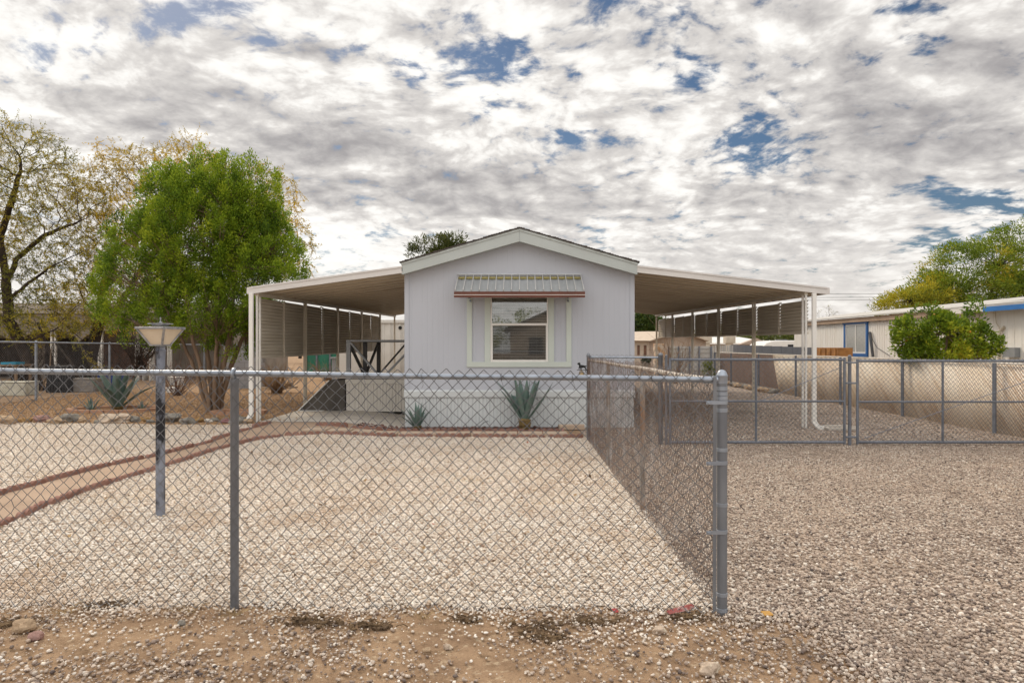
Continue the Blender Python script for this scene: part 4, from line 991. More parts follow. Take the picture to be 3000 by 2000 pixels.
# ------------------------------------------------------------------ lamp post
LP = G(470, 1512); ls = LP.y/F
lamp = thing('lamp_post', LP, 'weathered yard lamp on a black and grey peeling post inside the front fence', 'lamp')
mb = MB(); hw = .0405; zt = E-(1014-CY)*ls
def sq_prism(mb, c, w0, z0, w1, z1, rot):
    v = []
    for w_, z in ((w0, z0), (w1, z1)):
        for k in range(4):
            a = rot+PI/4+k*PI/2; v.append((c[0]+math.cos(a)*w_*.7071, c[1]+math.sin(a)*w_*.7071, z))
    mb.add(v, MB.BOXF)
rot = R(-9.6)
mb.lathe([(.0405, -.03), (.0405, zt-.06)], LP, 20); mb.build('post', M['lamp_post'], lamp, smooth=True)
mb = MB(); mb.lathe([(.0435, zt-.10), (.0435, zt-.055), (.0465, zt-.05), (.0465, zt-.035), (.041, zt-.03), (.041, zt)], LP, 20); mb.build('collar', M['lamp_post'], lamp, smooth=True)
z0, z1 = zt+.002, E-(963-CY)*ls
mb = MB(); sq_prism(mb, LP, .115, z0+.012, .27, z1, rot); mb.build('lamp_shade', M['lamp_glass'], lamp)
mb = MB(); sq_prism(mb, LP, .135, z0, .135, z0+.0115, rot)
for k in range(4):
    a = rot+PI/4+k*PI/2; d = Vector((math.cos(a), math.sin(a), 0))
    mb.bar(LP+d*.083+Vector((0, 0, z0+.01)), LP+d*.195+Vector((0, 0, z1)), .020, .016)
    a2 = rot+PI/4+(k+1)*PI/2; d2 = Vector((math.cos(a2), math.sin(a2), 0))
    mb.bar(LP+d*.2035+Vector((0, 0, z1+.006)), LP+d2*.2035+Vector((0, 0, z1+.006)), .022, .022)
mb.build('lamp_frame', M['lamp_metal'], lamp, bevel=.002)
mb = MB(); sq_prism(mb, LP, .265, z1+.0005, .12, z1+.022, rot); sq_prism(mb, LP, .10, z1+.0285, .10, z1+.042, rot); sq_prism(mb, LP, .155, z1+.0425, .15, z1+.050, rot)
mb.lathe([(.012, z1+.0505), (.016, z1+.058), (.006, z1+.07), (.006, z1+.10), (.002, z1+.106)], LP, 8); mb.build('lamp_cap', M['lamp_metal'], lamp)

# ------------------------------------------------------------------ agaves
def agave(loc, n, length, width, spread, label, base=0, seed=0, cat='agave', tip=.12):
    rr = random.Random(seed)
    root = thing('agave_plant', loc, label, cat)
    mb = MB()
    for i in range(n):
        az = i*2.39996+rr.uniform(-.25, .25); f = i/max(1, n-1)
        el = R(86)-(R(86)-R(90-spread))*(f**.8)+rr.uniform(-.07, .07); L_ = length*(1-.22*abs(f-.45))*rr.uniform(.85, 1.08); bend = rr.uniform(-.05, .06)*(.4+f)
        d = Vector((math.cos(az), math.sin(az), 0)); side = Vector((-math.sin(az), math.cos(az), 0))
        p = Vector(loc)+d*(.025+.03*f)*length+Vector((0, 0, base+.01)); segs = 9; vs = []; e = el
        for k in range(segs+1):
            t = k/segs; w_ = width*(.62+1.0*t-.2*t*t if t < .45 else (1.03)*(1-((t-.45)/.55)**1.55))*.5
            w_ = max(w_, .002); up = Vector((-d.x*math.sin(e), -d.y*math.sin(e), math.cos(e)))
            th = width*(.10*(1-t)+.012); cup = w_*.42
            for (u, v_) in ((-1, cup), (-.5, cup*.25-th*.4), (0, -th), (.5, cup*.25-th*.4), (1, cup), (.5, cup*.35+th*.35), (0, th*.3), (-.5, cup*.35+th*.35)):
                vs.append(p+side*u*w_+up*v_)
            p = p+(d*math.cos(e)+Vector((0, 0, math.sin(e))))*(L_/segs); e -= bend*(1.0 if k > 2 else .3)
        fs = [(k*8+j, k*8+(j+1) % 8, (k+1)*8+(j+1) % 8, (k+1)*8+j) for k in range(segs) for j in range(8)]+[tuple(range(8))[::-1], tuple(segs*8+j for j in range(8))]
        mb.add(vs, fs)
    mb.build('leaves', M['agave'], root, smooth=True)
    mb = MB(); r0 = length*.10
    mb.lathe([(r0*.9, -.02), (r0*1.1, base*.4+.01), (r0*1.25, base+.02), (r0*.5, base+.07)], loc, 12)
    for k in range(16):
        a = k*2.4; z = base*rr.random(); c = Vector(loc)+Vector((math.cos(a)*r0, math.sin(a)*r0, z+.01)); mb.bar(c, c+Vector((math.cos(a)*.03, math.sin(a)*.03, .05)), .035, .012)
    mb.build('dry_base', M['agave_dry'], root)
    return root
agave(Vector(((1537-CX)*13.22/F, 13.25, .02)), 15, .90, .125, 40, 'large blue green agave on a stubby base in front of the house wall', .15, 4)
agave(Vector(((1222-CX)*13.2/F, 13.22, .02)), 13, .50, .082, 44, 'small blue green agave at the left corner of the house', .01, 9)
agl = G(345, 1200)
agave(agl, 17, 1.0, .18, 46, 'big spreading agave inside a brick ring in the tan gravel yard', .03, 13)
agave(G(268, 1207), 11, .36, .05, 60, 'small dark agave pup left of the big spreading agave', .0, 17)
agave(G(418, 1203), 9, .26, .04, 60, 'small reddish agave pup right of the big spreading agave', .0, 23)
# black irrigation hose end beside the big agave
c0 = Vector(((1397-CX)*13.2/F, 13.3, .0)); mb = MB(); mb.tube([c0+Vector((.17*t+.02*t*t, -.02*t, .30*math.sin(t*1.45)*.55)) for t in np.linspace(0, 1.1, 9)], .006, 6)
tag(mb.build('drip_hose', M['black'], None, smooth=True), 'thin black drip hose bent up out of the lava rock', 'hose')

# ------------------------------------------------------------------ rocks
def rock_mesh(name, loc, sx, sy, sz, m, seed, rough=.22):
    bm = bmesh.new(); bmesh.ops.create_icosphere(bm, subdivisions=3, radius=1)
    for v in bm.verts:
        n = noise.noise(v.co*1.1+Vector((seed*3.7, seed, 1)))*rough*1.6+noise.noise(v.co*2.9+Vector((seed, 2, seed)))*rough*.6
        v.co *= 1+n
        v.co.x *= sx/2; v.co.y *= sy/2; v.co.z = v.co.z*sz*.5+sz*.32
    me = bpy.data.meshes.new(name); bm.to_mesh(me); bm.free(); me.materials.append(m)
    o = bpy.data.objects.new(name, me); COL.objects.link(o); o.location = loc; o.rotation_euler.z = seed*1.3 % .5-.25
    return o
RM = {k: mat('rock_'+k, c, tuple(a*.62 for a in c), 9, 8, .9, 0, .8, 30, spots=[(tuple(min(.7, a*1.5) for a in c), 14, .6, .75)], spec=.2) for k, c in
      {'grey': (.25, .23, .20), 'pale': (.55, .44, .34), 'pink': (.36, .22, .19), 'ochre': (.34, .21, .09), 'white': (.62, .57, .50), 'tan': (.44, .32, .21), 'purple': (.28, .15, .15)}.items()}
rows = [(-60, 'grey', 60, 'border rock'), (20, 'tan', 55, None), (75, 'ochre', 32, None), (125, 'pink', 45, None), (165, 'tan', 40, None), (205, 'grey', 52, 'long grey border rock left of the big pale slab'), (238, 'tan', 34, None),
        (330, 'pale', 80, 'big pale flat rock below the brick ring'), (395, 'grey', 36, None), (425, 'ochre', 30, None), (440, 'grey', 22, None), (500, 'grey', 60, 'long low grey rock right of the lamp post'),
        (548, 'grey', 40, None), (584, 'ochre', 30, 'round ochre border rock left of the white lumpy rock'), (609, 'white', 24, 'white lumpy border rock below the green tree'), (627, 'grey', 28, None), (660, 'purple', 30, 'round purple border rock below the green tree'),
        (700, 'grey', 45, None), (725, 'tan', 28, None), (285, 'grey', 22, None), (-130, 'tan', 50, None), (-200, 'grey', 60, None)]
cn = {'grey': 'grey', 'tan': 'tan', 'ochre': 'ochre brown', 'pink': 'dull pink'}
uid = 0
for (px, c, w_, lab) in rows:
    uid += 1; p = G(px, 1238+3*math.sin(px)); ww = w_*p.y/F*1.1
    o = rock_mesh('border_rock', p, ww, ww*.62, min(.2, ww*.5), RM[c], uid, .36)
    if lab in (None, 'border rock'):
        lab = 'weathered %s rock in the border between white and tan gravel' % cn.get(c, c)
    tag(o, lab, 'rock', 'rocks bordering the white gravel')
for (px, py, c, w_, lab) in ((2078, 1975, 'pale', 62, 'pale angular stone at the dirt and gravel edge nearest the camera'), (1932, 1855, 'pale', 36, 'pale round stone on the dirt just left of the corner post'), (1375, 1925, 'grey', 24, None),
                             (105, 1872, 'pink', 42, 'flat pinkish stone on the dirt at far left'), (70, 1850, 'tan', 60, 'wedge of tan stone by the fence foot at far left'), (530, 1830, 'grey', 24, 'grey stone left of the line post foot'),
                             (1250, 1912, 'tan', 26, 'tan stone on the dirt front centre'), (1310, 1900, 'pale', 26, 'pale stone on the dirt front centre'), (2195, 1815, 'pale', 22, 'pale chip right of the corner post foot')):
    uid += 1; p = G(px, py); ww = w_*p.y/F
    if lab is None: continue
    tag(rock_mesh('stone', p, ww, ww*.75, ww*.75, RM[c], uid, .3), lab, 'stone')
# brick rings
def ring(name, c, rx, ry, n, label, m, h=.09, a0=0, a1=2*PI):
    mb = MB()
    for i in range(n):
        a = a0+(a1-a0)*i/n; p = Vector((c.x+math.cos(a)*rx, c.y+math.sin(a)*ry, terrain(c.x, c.y)+h/2-.02))
        t = math.atan2(math.cos(a)*ry, -math.sin(a)*rx); mb.obox(p, (2*PI*max(rx, ry)/n*.93*(a1-a0)/(2*PI), .10, h+random.uniform(-.01, .01)), (0, 0, t))
    return tag(mb.build(name, m, None, bevel=.008), label, 'brick ring')
M['brick_tan'] = mat('salmon_brick', (.40, .235, .15), (.32, .18, .115), 6, 6, .9, 0, .3, 60)
ring('brick_ring', G(335, 1203), .92, .62, 20, 'low salmon brick ring around the big spreading agave', M['brick_tan'])
ring('brick_ring', G(700, 1212), .52, .35, 12, 'low salmon brick ring right of the green tree trunk', M['brick_tan'], .10)
ring('brick_ring', G(812, 1136), .62, .5, 16, 'low pale brick ring of dead plants under the left carport edge', RM['tan'], .08)

# ------------------------------------------------------------------ trees
def grow(attr, trunk, step=.22, di=1.6, dk=.4, iters=90, seed=0, jit=.25, trop=(0, 0, .0)):
    rr = np.random.default_rng(seed); nodes = []; par = []
    for tr in trunk:                                # list of polylines; later ones start at the nearest existing node
        tr = [np.array(p, float) for p in tr]
        if nodes:
            st = int(np.argmin(np.linalg.norm(np.array(nodes)-tr[0], axis=1)))
            prev = st; pts = tr[1:]; cur = nodes[st]
        else: nodes.append(tr[0]); par.append(-1); prev = 0; pts = tr[1:]; cur = tr[0]
        for q in pts:
            n = max(1, int(np.linalg.norm(q-cur)/step))
            for k in range(1, n+1):
                nodes.append(cur+(q-cur)*k/n+rr.normal(0, step*.06, 3)); par.append(prev); prev = len(nodes)-1
            cur = q
    A_ = np.array(attr, float); nodes = [np.array(n) for n in nodes]
    NN = np.array(nodes); D = np.linalg.norm(A_[:, None]-NN[None], axis=2); ni = D.argmin(1); ndist = D.min(1)
    alive = ndist > dk; trop = np.array(trop)
    for it in range(iters):
        act = alive & (ndist < di)
        if it < 6: act = alive & (ndist < di*2.2)
        if not act.any(): break
        idx = ni[act]; dirs = A_[act]-np.array(nodes)[idx]; dirs /= np.linalg.norm(dirs, axis=1)[:, None]
        uniq, inv = np.unique(idx, return_inverse=True); sm = np.zeros((len(uniq), 3)); np.add.at(sm, inv, dirs)
        l = np.linalg.norm(sm, axis=1)[:, None]; sm = sm/np.maximum(l, 1e-6)+rr.normal(0, jit, sm.shape)+trop; sm /= np.linalg.norm(sm, axis=1)[:, None]
        base = len(nodes); new = []
        for u, d in zip(uniq, sm):
            nodes.append(nodes[u]+d*step); par.append(int(u)); new.append(nodes[-1])
        new = np.array(new); D = np.linalg.norm(A_[:, None]-new[None], axis=2); m = D.min(1); am = D.argmin(1)+base
        b = m < ndist; ndist = np.where(b, m, ndist); ni = np.where(b, am, ni); alive &= ndist > dk
    return np.array(nodes), np.array(par)
def limb_mesh(nodes, par, r_tip, r_base, expo=2.4):
    n = len(nodes); ch = [[] for _ in range(n)]; cnt = np.zeros(n)
    for i in range(n-1, -1, -1):
        if not ch[i]: cnt[i] = 1
        else: cnt[i] = sum(cnt[c] for c in ch[i])
        if par[i] >= 0: ch[par[i]].append(i)
    r = r_tip*cnt**(1/expo); sc = r_base/r[0]
    r = np.where(r > r_tip*3, r_tip*3+(r-r_tip*3)*max(.1, (r_base-r_tip*3)/(r[0]-r_tip*3+1e-9)), r)
    mb = MB(); stack = [0]
    while stack:
        s = stack.pop(); path = [s] if par[s] < 0 else [par[s], s]; cur = s
        while ch[cur]:
            c = sorted(ch[cur], key=lambda k: -cnt[k]); stack += c[1:]; cur = c[0]; path.append(cur)
        rs = [float(r[k]) for k in path]
        if par[s] >= 0: rs[0] = rs[1]
        if len(path) > 1: mb.tube([nodes[k] for k in path], rs, 8 if rs[0] > .05 else (5 if rs[0] > .015 else 3), False)
    return mb, r, cnt
def leaf_quads(C, A_, Ls, Ws, rr, flat_=None):
    n = len(C); A_ = A_/np.linalg.norm(A_, axis=1)[:, None]; t = rr.normal(size=(n, 3)); s = np.cross(A_, t); s /= np.linalg.norm(s, axis=1)[:, None]
    nrm = np.cross(A_, s); Ls = Ls[:, None]; Ws = Ws[:, None]
    v = np.stack([C, C+A_*Ls*.5+s*Ws*.5+nrm*Ws*.1, C+A_*Ls, C+A_*Ls*.5-s*Ws*.5+nrm*Ws*.1], 1).reshape(-1, 3)
    f = np.arange(n*4).reshape(n, 4); return v, f
def ell_pts(ells, n, rr, shell=0.0):
    vol = np.array([e[3]*e[4]*e[5] for e in ells]); vol = vol/vol.sum(); out = []
    for e, v_ in zip(ells, vol):
        k = int(n*v_); d = rr.normal(size=(k, 3)); d /= np.linalg.norm(d, axis=1)[:, None]; rad = (shell**3+(1-shell**3)*rr.random(k))**(1/3)
        out.append(np.array(e[:3])+d*rad[:, None]*np.array(e[3:6]))
    return np.concatenate(out)
def px_ell(lst, Y, dep=1.0):
    out = []
    for (px, py, rx, rz, *o) in lst:
        y = Y+(o[0] if o else 0); c = P(px, py, y); out.append((c.x, c.y, c.z, rx*y/F, rx*y/F*dep, rz*y/F))
    return out
def feather_tree(name, base, trunk_px, Y, ells, natt, label, pal, bark, leaves_per=9, seed=0, r_base=.2, step=.2, twig=.45, leafL=.10, leafW=.022, droop=.25, r_tip=.006, dk=.36, cat='tree', group=None, lthr=1.0):
    rr = np.random.default_rng(seed)
    root = thing(name, base, label, cat, group)
    att = ell_pts(ells, natt, rr, .2)
    tr = [[base]+[P(a, b, Y+(c[0] if c else 0)) for a, b, *c in line] if i == 0 else [P(a, b, Y+(c[0] if c else 0)) for a, b, *c in line] for i, line in enumerate(trunk_px)]
    nodes, par = grow(att, tr, step, 1.5, dk, 110, seed, .22)
    mb, r, cnt = limb_mesh(nodes, par, r_tip, r_base)
    tips = np.where(cnt <= 4)[0]; tips = tips[par[tips] >= 0]
    # twigs
    C, Ad, Lc = [], [], []
    for i in tips:
        d = nodes[i]-nodes[par[i]]; d /= np.linalg.norm(d)+1e-9
        for _ in range(2):
            if rr.random() > lthr: continue
            q = d*.7+rr.normal(0, .6, 3); q /= np.linalg.norm(q); p = nodes[i].copy(); pts = [p.copy()]; L_ = twig*rr.uniform(.5, 1.2)
            for k in range(4):
                q = q+np.array((0, 0, -droop*.3)); q /= np.linalg.norm(q); p = p+q*L_/4; pts.append(p.copy())
            mb.tube(pts, [r_tip*.6, r_tip*.5, r_tip*.45, r_tip*.4, r_tip*.3], 3, False)
            for _ in range(leaves_per):
                t = rr.random()*3.999; k = int(t); b = pts[k]+(pts[k+1]-pts[k])*(t-k)
                C.append(b); a = q*.5+rr.normal(0, .7, 3)+np.array((0, 0, -droop)); Ad.append(a); Lc.append(noise.noise(Vector(b)*.55+Vector((seed, 0, 0))))
    mb.build('trunk', bark, root, smooth='all')
    C = np.array(C); Ad = np.array(Ad); n = len(C)
    v, f = leaf_quads(C, Ad, leafL*rr.uniform(.6, 1.3, n), leafW*rr.uniform(.7, 1.4, n), rr)
    t = np.clip(np.array(Lc)*.8+.5+rr.normal(0, .18, n), 0, 1); ps = np.array([a for a, _ in pal]); cs = np.array([c for _, c in pal])
    col = np.stack([np.interp(t, ps, cs[:, i]) for i in range(3)], 1)
    np_mesh('crown', v, f, 4, M['leaf'], root, np.repeat(col, 4, 0), False)
    return root
def tuft_tree(name, base, Y, ells, label, pal, bark, nclump, per, seed, trunks, r_trunk, leafL=.085, leafW=.03, upward=.9, clump=(.16, .16, .30), gap=.0, shell=.55, cat='tree', group=None, inner=.25, gapscale=1.3, extra_dir=.6, flame=0, clip=None, tone=(.8, .55)):
    rr = np.random.default_rng(seed); root = thing(name, base, label, cat, group)
    allp = ell_pts(ells, nclump, rr, shell); E_ = np.array(ells)
    # keep clumps that are not deep inside the union, and open gaps with noise
    keep = []; cen = E_[:, :3].mean(0)
    for p in allp:
        q = (((p[None]-E_[:, :3])/E_[:, 3:6])**2).sum(1).min()
        if q < .42 and rr.random() > inner: continue
        if noise.noise(Vector(p)*gapscale+Vector((seed, 1, 2))) < gap-.5: continue
        if clip and clip(p): continue
        keep.append(p)
    keep = np.array(keep)
    if trunks:
        mb = MB()
        for tl in trunks:
            pts = [P(a, b, Y+c) for a, b, c, _ in tl]; rs = [d for *_, d in tl]
            # denser, slightly crooked
            pp, rq = [], []
            for i in range(len(pts)-1):
                for k in range(5):
                    t = k/5; w = Vector((rr.normal(0, .012), rr.normal(0, .012), 0)); pp.append(pts[i].lerp(pts[i+1], t)+w); rq.append(rs[i]+(rs[i+1]-rs[i])*t)
            pp.append(pts[-1]); rq.append(rs[-1]); mb.tube(pp, rq, 8, False)
        tops = [P(tl[-1][0], tl[-1][1], Y+tl[-1][2]) for tl in trunks]; mids = [P(tl[-2][0], tl[-2][1], Y+tl[-2][2]) for tl in trunks]
        for p in keep[::2]:
            c = Vector(p); s = min(tops+mids, key=lambda q: (q-c).length+max(0, q.z-c.z)*2.0); m_ = s.lerp(c, .5)+Vector((0, 0, -.1)); mb.tube([s, m_, c], [.016, .010, .004], 4, False)
        mb.build('trunk', bark, root, smooth='all')
    n = len(keep)*per; ci = np.repeat(np.arange(len(keep)), per); cp_ = keep[ci]
    off = rr.normal(size=(n, 3)); off /= np.linalg.norm(off, axis=1)[:, None]; off *= (rr.random(n)**.45)[:, None]
    sizes = rr.uniform(.7, 1.35, len(keep))[ci][:, None]
    if flame: off[:, :2] *= (1-flame*np.clip(off[:, 2:3], -.6, 1))
    C = cp_+off*np.array(clump)*sizes
    # nearest ellipsoid centre gives the outward direction
    D = (((cp_[:, None, :]-E_[None, :, :3])/E_[None, :, 3:6])**2).sum(2); oc = E_[D.argmin(1), :3]
    out = cp_-oc; out /= np.linalg.norm(out, axis=1)[:, None]+1e-6
    Ad = out*extra_dir+np.array((0, 0, upward))+rr.normal(0, .42, (n, 3))+off*.4
    v, f = leaf_quads(C, Ad, leafL*rr.uniform(.6, 1.35, n), leafW*rr.uniform(.7, 1.3, n), rr)
    tc = np.array([noise.noise(Vector(p)*tone[0]+Vector((0, seed, 0))) for p in keep])*tone[1]+rr.normal(0, .14, len(keep))
    t = np.clip(tc[ci]+.5+rr.normal(0, .13, n)+flame*.45*off[:, 2], 0, 1); ps = np.array([a for a, _ in pal]); cs = np.array([c for _, c in pal])
    col = np.stack([np.interp(t, ps, cs[:, i]) for i in range(3)], 1)
    np_mesh('crown', v, f, 4, M['leaf_dense'], root, np.repeat(col, 4, 0), False)
    return root
# the green juniper in the side yard
JY = G(625, 1208).y; JB = G(625, 1208)
jun = [(610, 690, 205, 205), (735, 800, 160, 190), (425, 790, 130, 150), (345, 850, 82, 90), (735, 580, 95, 120), (610, 545, 130, 100), (505, 590, 95, 115), (790, 690, 70, 120), (600, 900, 190, 95), (800, 870, 85, 110), (460, 920, 100, 65), (345, 690, 40, 80), (690, 990, 80, 70), (640, 620, 170, 110), (640, 760, 170, 120), (430, 955, 90, 48), (560, 975, 90, 48), (345, 915, 70, 48), (780, 960, 60, 60)]
jp = [(0, (.045, .09, .010)), (.3, (.12, .205, .014)), (.6, (.23, .325, .02)), (1, (.40, .47, .035))]
jt = []
for (tx, ty, dy, r0) in ((525, 780, -.5, .05), (590, 620, .1, .06), (650, 560, .3, .055), (705, 640, -.1, .075), (770, 760, .2, .06), (470, 870, -.2, .045), (640, 760, -.5, .05)):
    jt.append([(625+(tx-625)*.10, 1209, dy*.15, r0), (625+(tx-625)*.28, 1110, dy*.4, r0*.92), (625+(tx-625)*.62, 980, dy*.8, r0*.7), (tx, ty, dy, .016)])
tuft_tree('juniper_tree', JB, JY, px_ell(jun, JY, .9), 'bushy bright green juniper with several trunks in the tan gravel yard', jp, M['bark_grey'], 3300, 105, 5, jt, .06, .046, .024, .6, (.125, .125, .18), .0, .45, extra_dir=.8, inner=.3, flame=.35, tone=(2.2, .4), clip=lambda p: p[0] > -5.35 and p[2] < 3.0)
# feathery mesquites behind the wire fence at left
mp_ = [(0, (.13, .14, .02)), (.4, (.27, .26, .03)), (.7, (.42, .34, .035)), (1, (.54, .39, .035))]
Y1 = 23.0; b1_ = P(118, 1100, Y1); b1_.z = terrain(b1_.x, Y1)
feather_tree('mesquite_tree', b1_, [[(62, 1010), (28, 940), (18, 830, .2), (48, 760, .4)], [(62, 1010), (170, 960, -.5), (300, 1085, -1)], [(28, 940), (-120, 860, .6), (-200, 700, 1)], [(48, 760, .4), (130, 690, 0), (250, 640, -.5)], [(18, 830, .2), (0, 700, .5), (60, 500, .3)], [(20, 880), (150, 780, -.8), (280, 720, -1)]],
             Y1, px_ell([(40, 560, 190, 215), (170, 640, 150, 170), (-120, 620, 200, 230), (160, 820, 150, 110), (20, 400, 90, 80), (-40, 420, 120, 90), (110, 470, 110, 100), (60, 900, 150, 70), (130, 940, 170, 50), (30, 980, 110, 40), (210, 760, 100, 120)], Y1, .9), 2600,
             'dark trunked feathery mesquite at the left edge behind the wire fence', mp_, M['bark_dark'], 14, 31, .17, .17, .42, .082, .020, .2, .0060, .24)
Y2 = 24.5; b2_ = P(252, 1100, Y2); b2_.z = terrain(b2_.x, Y2)
mp2 = [(0, (.24, .20, .025)), (.4, (.44, .34, .03)), (.7, (.60, .43, .03)), (1, (.70, .46, .03))]
feather_tree('mesquite_tree', b2_, [[(275, 1010), (292, 930), (300, 860, .3), (330, 740, .5)], [(292, 930), (245, 880, -.4), (215, 800, -.6)], [(285, 960), (360, 880, .4), (430, 760, .8)], [(330, 740, .5), (520, 620, 1), (640, 560, 1.2)], [(430, 760, .8), (650, 760, 1.2), (820, 720, 1.4)], [(275, 1020), (200, 960, -.5), (160, 930, -.5)]],
             Y2, px_ell([(400, 590, 150, 170), (560, 540, 150, 130), (740, 600, 150, 130), (860, 720, 85, 110), (380, 790, 150, 120), (330, 480, 90, 60), (560, 430, 70, 50), (240, 870, 120, 60), (430, 500, 110, 90), (300, 600, 120, 120), (270, 930, 110, 50), (360, 950, 70, 45)], Y2, .8), 2600,
             'golden feathery mesquite rising behind the green juniper', mp2, M['bark_dark'], 17, 37, .19, .17, .44, .082, .021, .25, .0050, .24)
# ------------------------------------------------------------------ background, left
M['beige_siding'] = mat('beige_siding', (.25, .215, .175), (.19, .16, .13), 2, 6, .7)
M['rust_brown'] = mat('brown_board', (.16, .085, .055), (.10, .055, .04), 3, 6, .8)
M['yellow_door'] = mat('yellow_board', (.50, .28, .06), (.38, .20, .05), 4, 6, .7, spots=[((.2, .12, .05), 3, .6, .8)])
M['dark_open'] = mat('dark_opening', (.030, .024, .02), (.02, .016, .014), 3, 4, .9)
NH = 30.0
lh = thing('neighbour_house', P(250, 1085, NH), 'low beige house with dark open porch behind the left mesquite trees', 'house')
def npx(px, Y=NH): return (px-CX)*Y/F
def npz(py, Y=NH): return E-(py-CY)*Y/F
mb = MB(); mb.box(npx(-700), npx(640), NH+1.6, NH+9, .0, npz(905)); mb.build('wall', M['beige_siding'], lh)
mb = MB(); mb.box(npx(-720), npx(660), NH-.1, NH+9.3, npz(905)+.002, npz(888)); mb.box(npx(-720), npx(660), NH-.13, NH-.101, npz(918), npz(888)); mb.build('roof', mat('tan_roof_edge', (.40, .36, .31), (.30, .27, .23), 3, 6, .7), lh)
# arched porch skirt board
pts = [(npx(-700), npz(918)), (npx(660), npz(918)), (npx(660), npz(955))]
arch = []
for c0_, c1_ in ((640, 420), (410, 235), (230, 60), (50, -300)):
    for k in range(9):
        t = k/8; px = c0_+(c1_-c0_)*t; arch.append((npx(px), npz(1000-32*math.sin(PI*t)**.6)))
mb = MB(); mb.prism(pts+arch+[(npx(-700), npz(1000))], NH-.05, NH+.02, 'y'); mb.build('porch_arch', M['beige_siding'], lh)
for a_, b_, c_ in ((60, 205, 990), (-200, 30, 990), (216, 330, 1000)): mb = MB(); mb.box(npx(a_), npx(b_), NH+1.55, NH+1.59, .2, npz(c_)); mb.build('doorway', M['dark_open'] if a_ != 216 else M['rust_brown'], lh)  # solid panels on the wall; the openings' inner shade is put into their colour
mb = MB(); mb.box(npx(376), npx(396), NH+1.50, NH+1.58, .15, npz(1018)); mb.build('door', M['yellow_door'], lh)
mb = MB(); mb.box(npx(330), npx(376), NH+1.5, NH+1.58, .15, npz(1018)); mb.build('brown_panel', M['rust_brown'], lh)
mb = MB(); mb.box(npx(335), npx(385), NH+1.49, NH+1.57, npz(1017), npz(1000)); mb.build('window', M['dark_open'], lh)
for px in (150, 161, 398, 405, 492, 499, -60, 289, 297):
    mb = MB(); mb.box(npx(px)-.035, npx(px)+.035, NH-.04+.03, NH+.09, 0, npz(935)); mb.build('porch_post', M['white_metal'], lh)
mb = MB()
for k, z in enumerate((1035, 1048, 1060)): mb.box(npx(437), npx(456), NH-.5, NH-.1, npz(z)-.02, npz(z)+.01)
for px in (437, 456): mb.box(npx(px)-.02, npx(px)+.02, NH-.5, NH-.1, .0, npz(1018))
tag(mb.build('shelf_rack', M['white_metal'], None), 'white open shelf rack behind the lamp post in the neighbouring yard', 'shelf rack')
# chain link fence between the yards
LXF = -12.55
lf = thing('chain_link_fence', (LXF, 20, terrain(LXF, 20)), 'thin galvanised chain link boundary fence running back left of the tan gravel yard', 'fence')
z0_ = terrain(-12, 20)
rail = lambda y: 1.655-.0055*(y-17.3)
mb = MB(); mb.tube([(LXF, y, rail(y)) for y in np.linspace(13.5, 37, 8)], .022, 8); mb.build('top_rail', M['galv'], lf, smooth=True)
for y in (15.4, 18.65, 22.0, 25.3, 28.6, 31.9, 35.2):
    mb = MB(); mb.lathe([(.032, -.02), (.032, rail(y)-z0_-.03), (.037, rail(y)-z0_-.03), (.037, rail(y)-z0_+.0), (.02, rail(y)-z0_+.05)], (LXF-.03, y, z0_), 10); mb.build('line_post', M['galv'], lf, smooth=True)
V1, F1 = link_wires(None, (LXF+.03, 13.5, z0_), (0, 1), 22, .03, 1.49, .0361, .0017, 41, .004); np_mesh('wire_mesh', V1, F1, 4, M['wire'], lf)
# clutter along it: each piece its own thing
M['black_plastic'] = mat('black_plastic', (.022, .022, .025), (.015, .015, .018), 6, 4, .5, 0, .1, 40)
M['blue_plastic'] = mat('blue_plastic', (.015, .055, .28), (.012, .045, .22), 5, 4, .4)
M['turquoise'] = mat('turquoise_plastic', (.02, .25, .38), (.02, .2, .31), 5, 4, .45)
M['old_wood'] = mat('old_wood', (.24, .16, .10), (.15, .10, .06), 4, 8, .9, 0, .4, 40, stretch=(4, 1, 1))
M['grey_wood'] = mat('grey_wood', (.30, .27, .24), (.2, .18, .16), 4, 8, .9, 0, .4, 40, stretch=(1, 1, 4))
M['cooler'] = mat('stained_pale_box', (.52, .50, .42), (.40, .38, .30), 6, 6, .7, spots=[((.28, .22, .15), 5, .55, .75)])
CYD = 21.9
def cpx(px, Y=CYD): return (px-CX)*Y/F
def cpz(py, Y=CYD): return E-(py-CY)*Y/F
zg = terrain(-10, CYD)
for k in range(3):
    mb = MB(); h0 = zg+.01+k*.27; x0, x1 = cpx(134+k*2), cpx(197-k); 
    mb.box(x0, x1, CYD, CYD+.45, h0, h0+.03)
    for side in range(4):
        for j in range(8):
            t0, t1 = j/8, (j+.62)/8
            if side < 2:
                yy = CYD if side == 0 else CYD+.43; mb.box(x0+(x1-x0)*t0, x0+(x1-x0)*t1, yy, yy+.02, h0+.031, h0+.25)
            else:
                xx = x0 if side == 2 else x1-.02; mb.box(xx, xx+.02, CYD+.021+.4*t0, CYD+.021+.4*t1, h0+.031, h0+.249)
    mb.box(x0-.01, x1+.01, CYD-.01, CYD+.46, h0+.2505, h0+.268)
    tag(mb.build('black_crate', M['black_plastic'], None), ('lowest', 'middle', 'topmost')[k]+' black slatted crate of the stack left of the brick ringed agave', 'crate', 'stacked black crates')
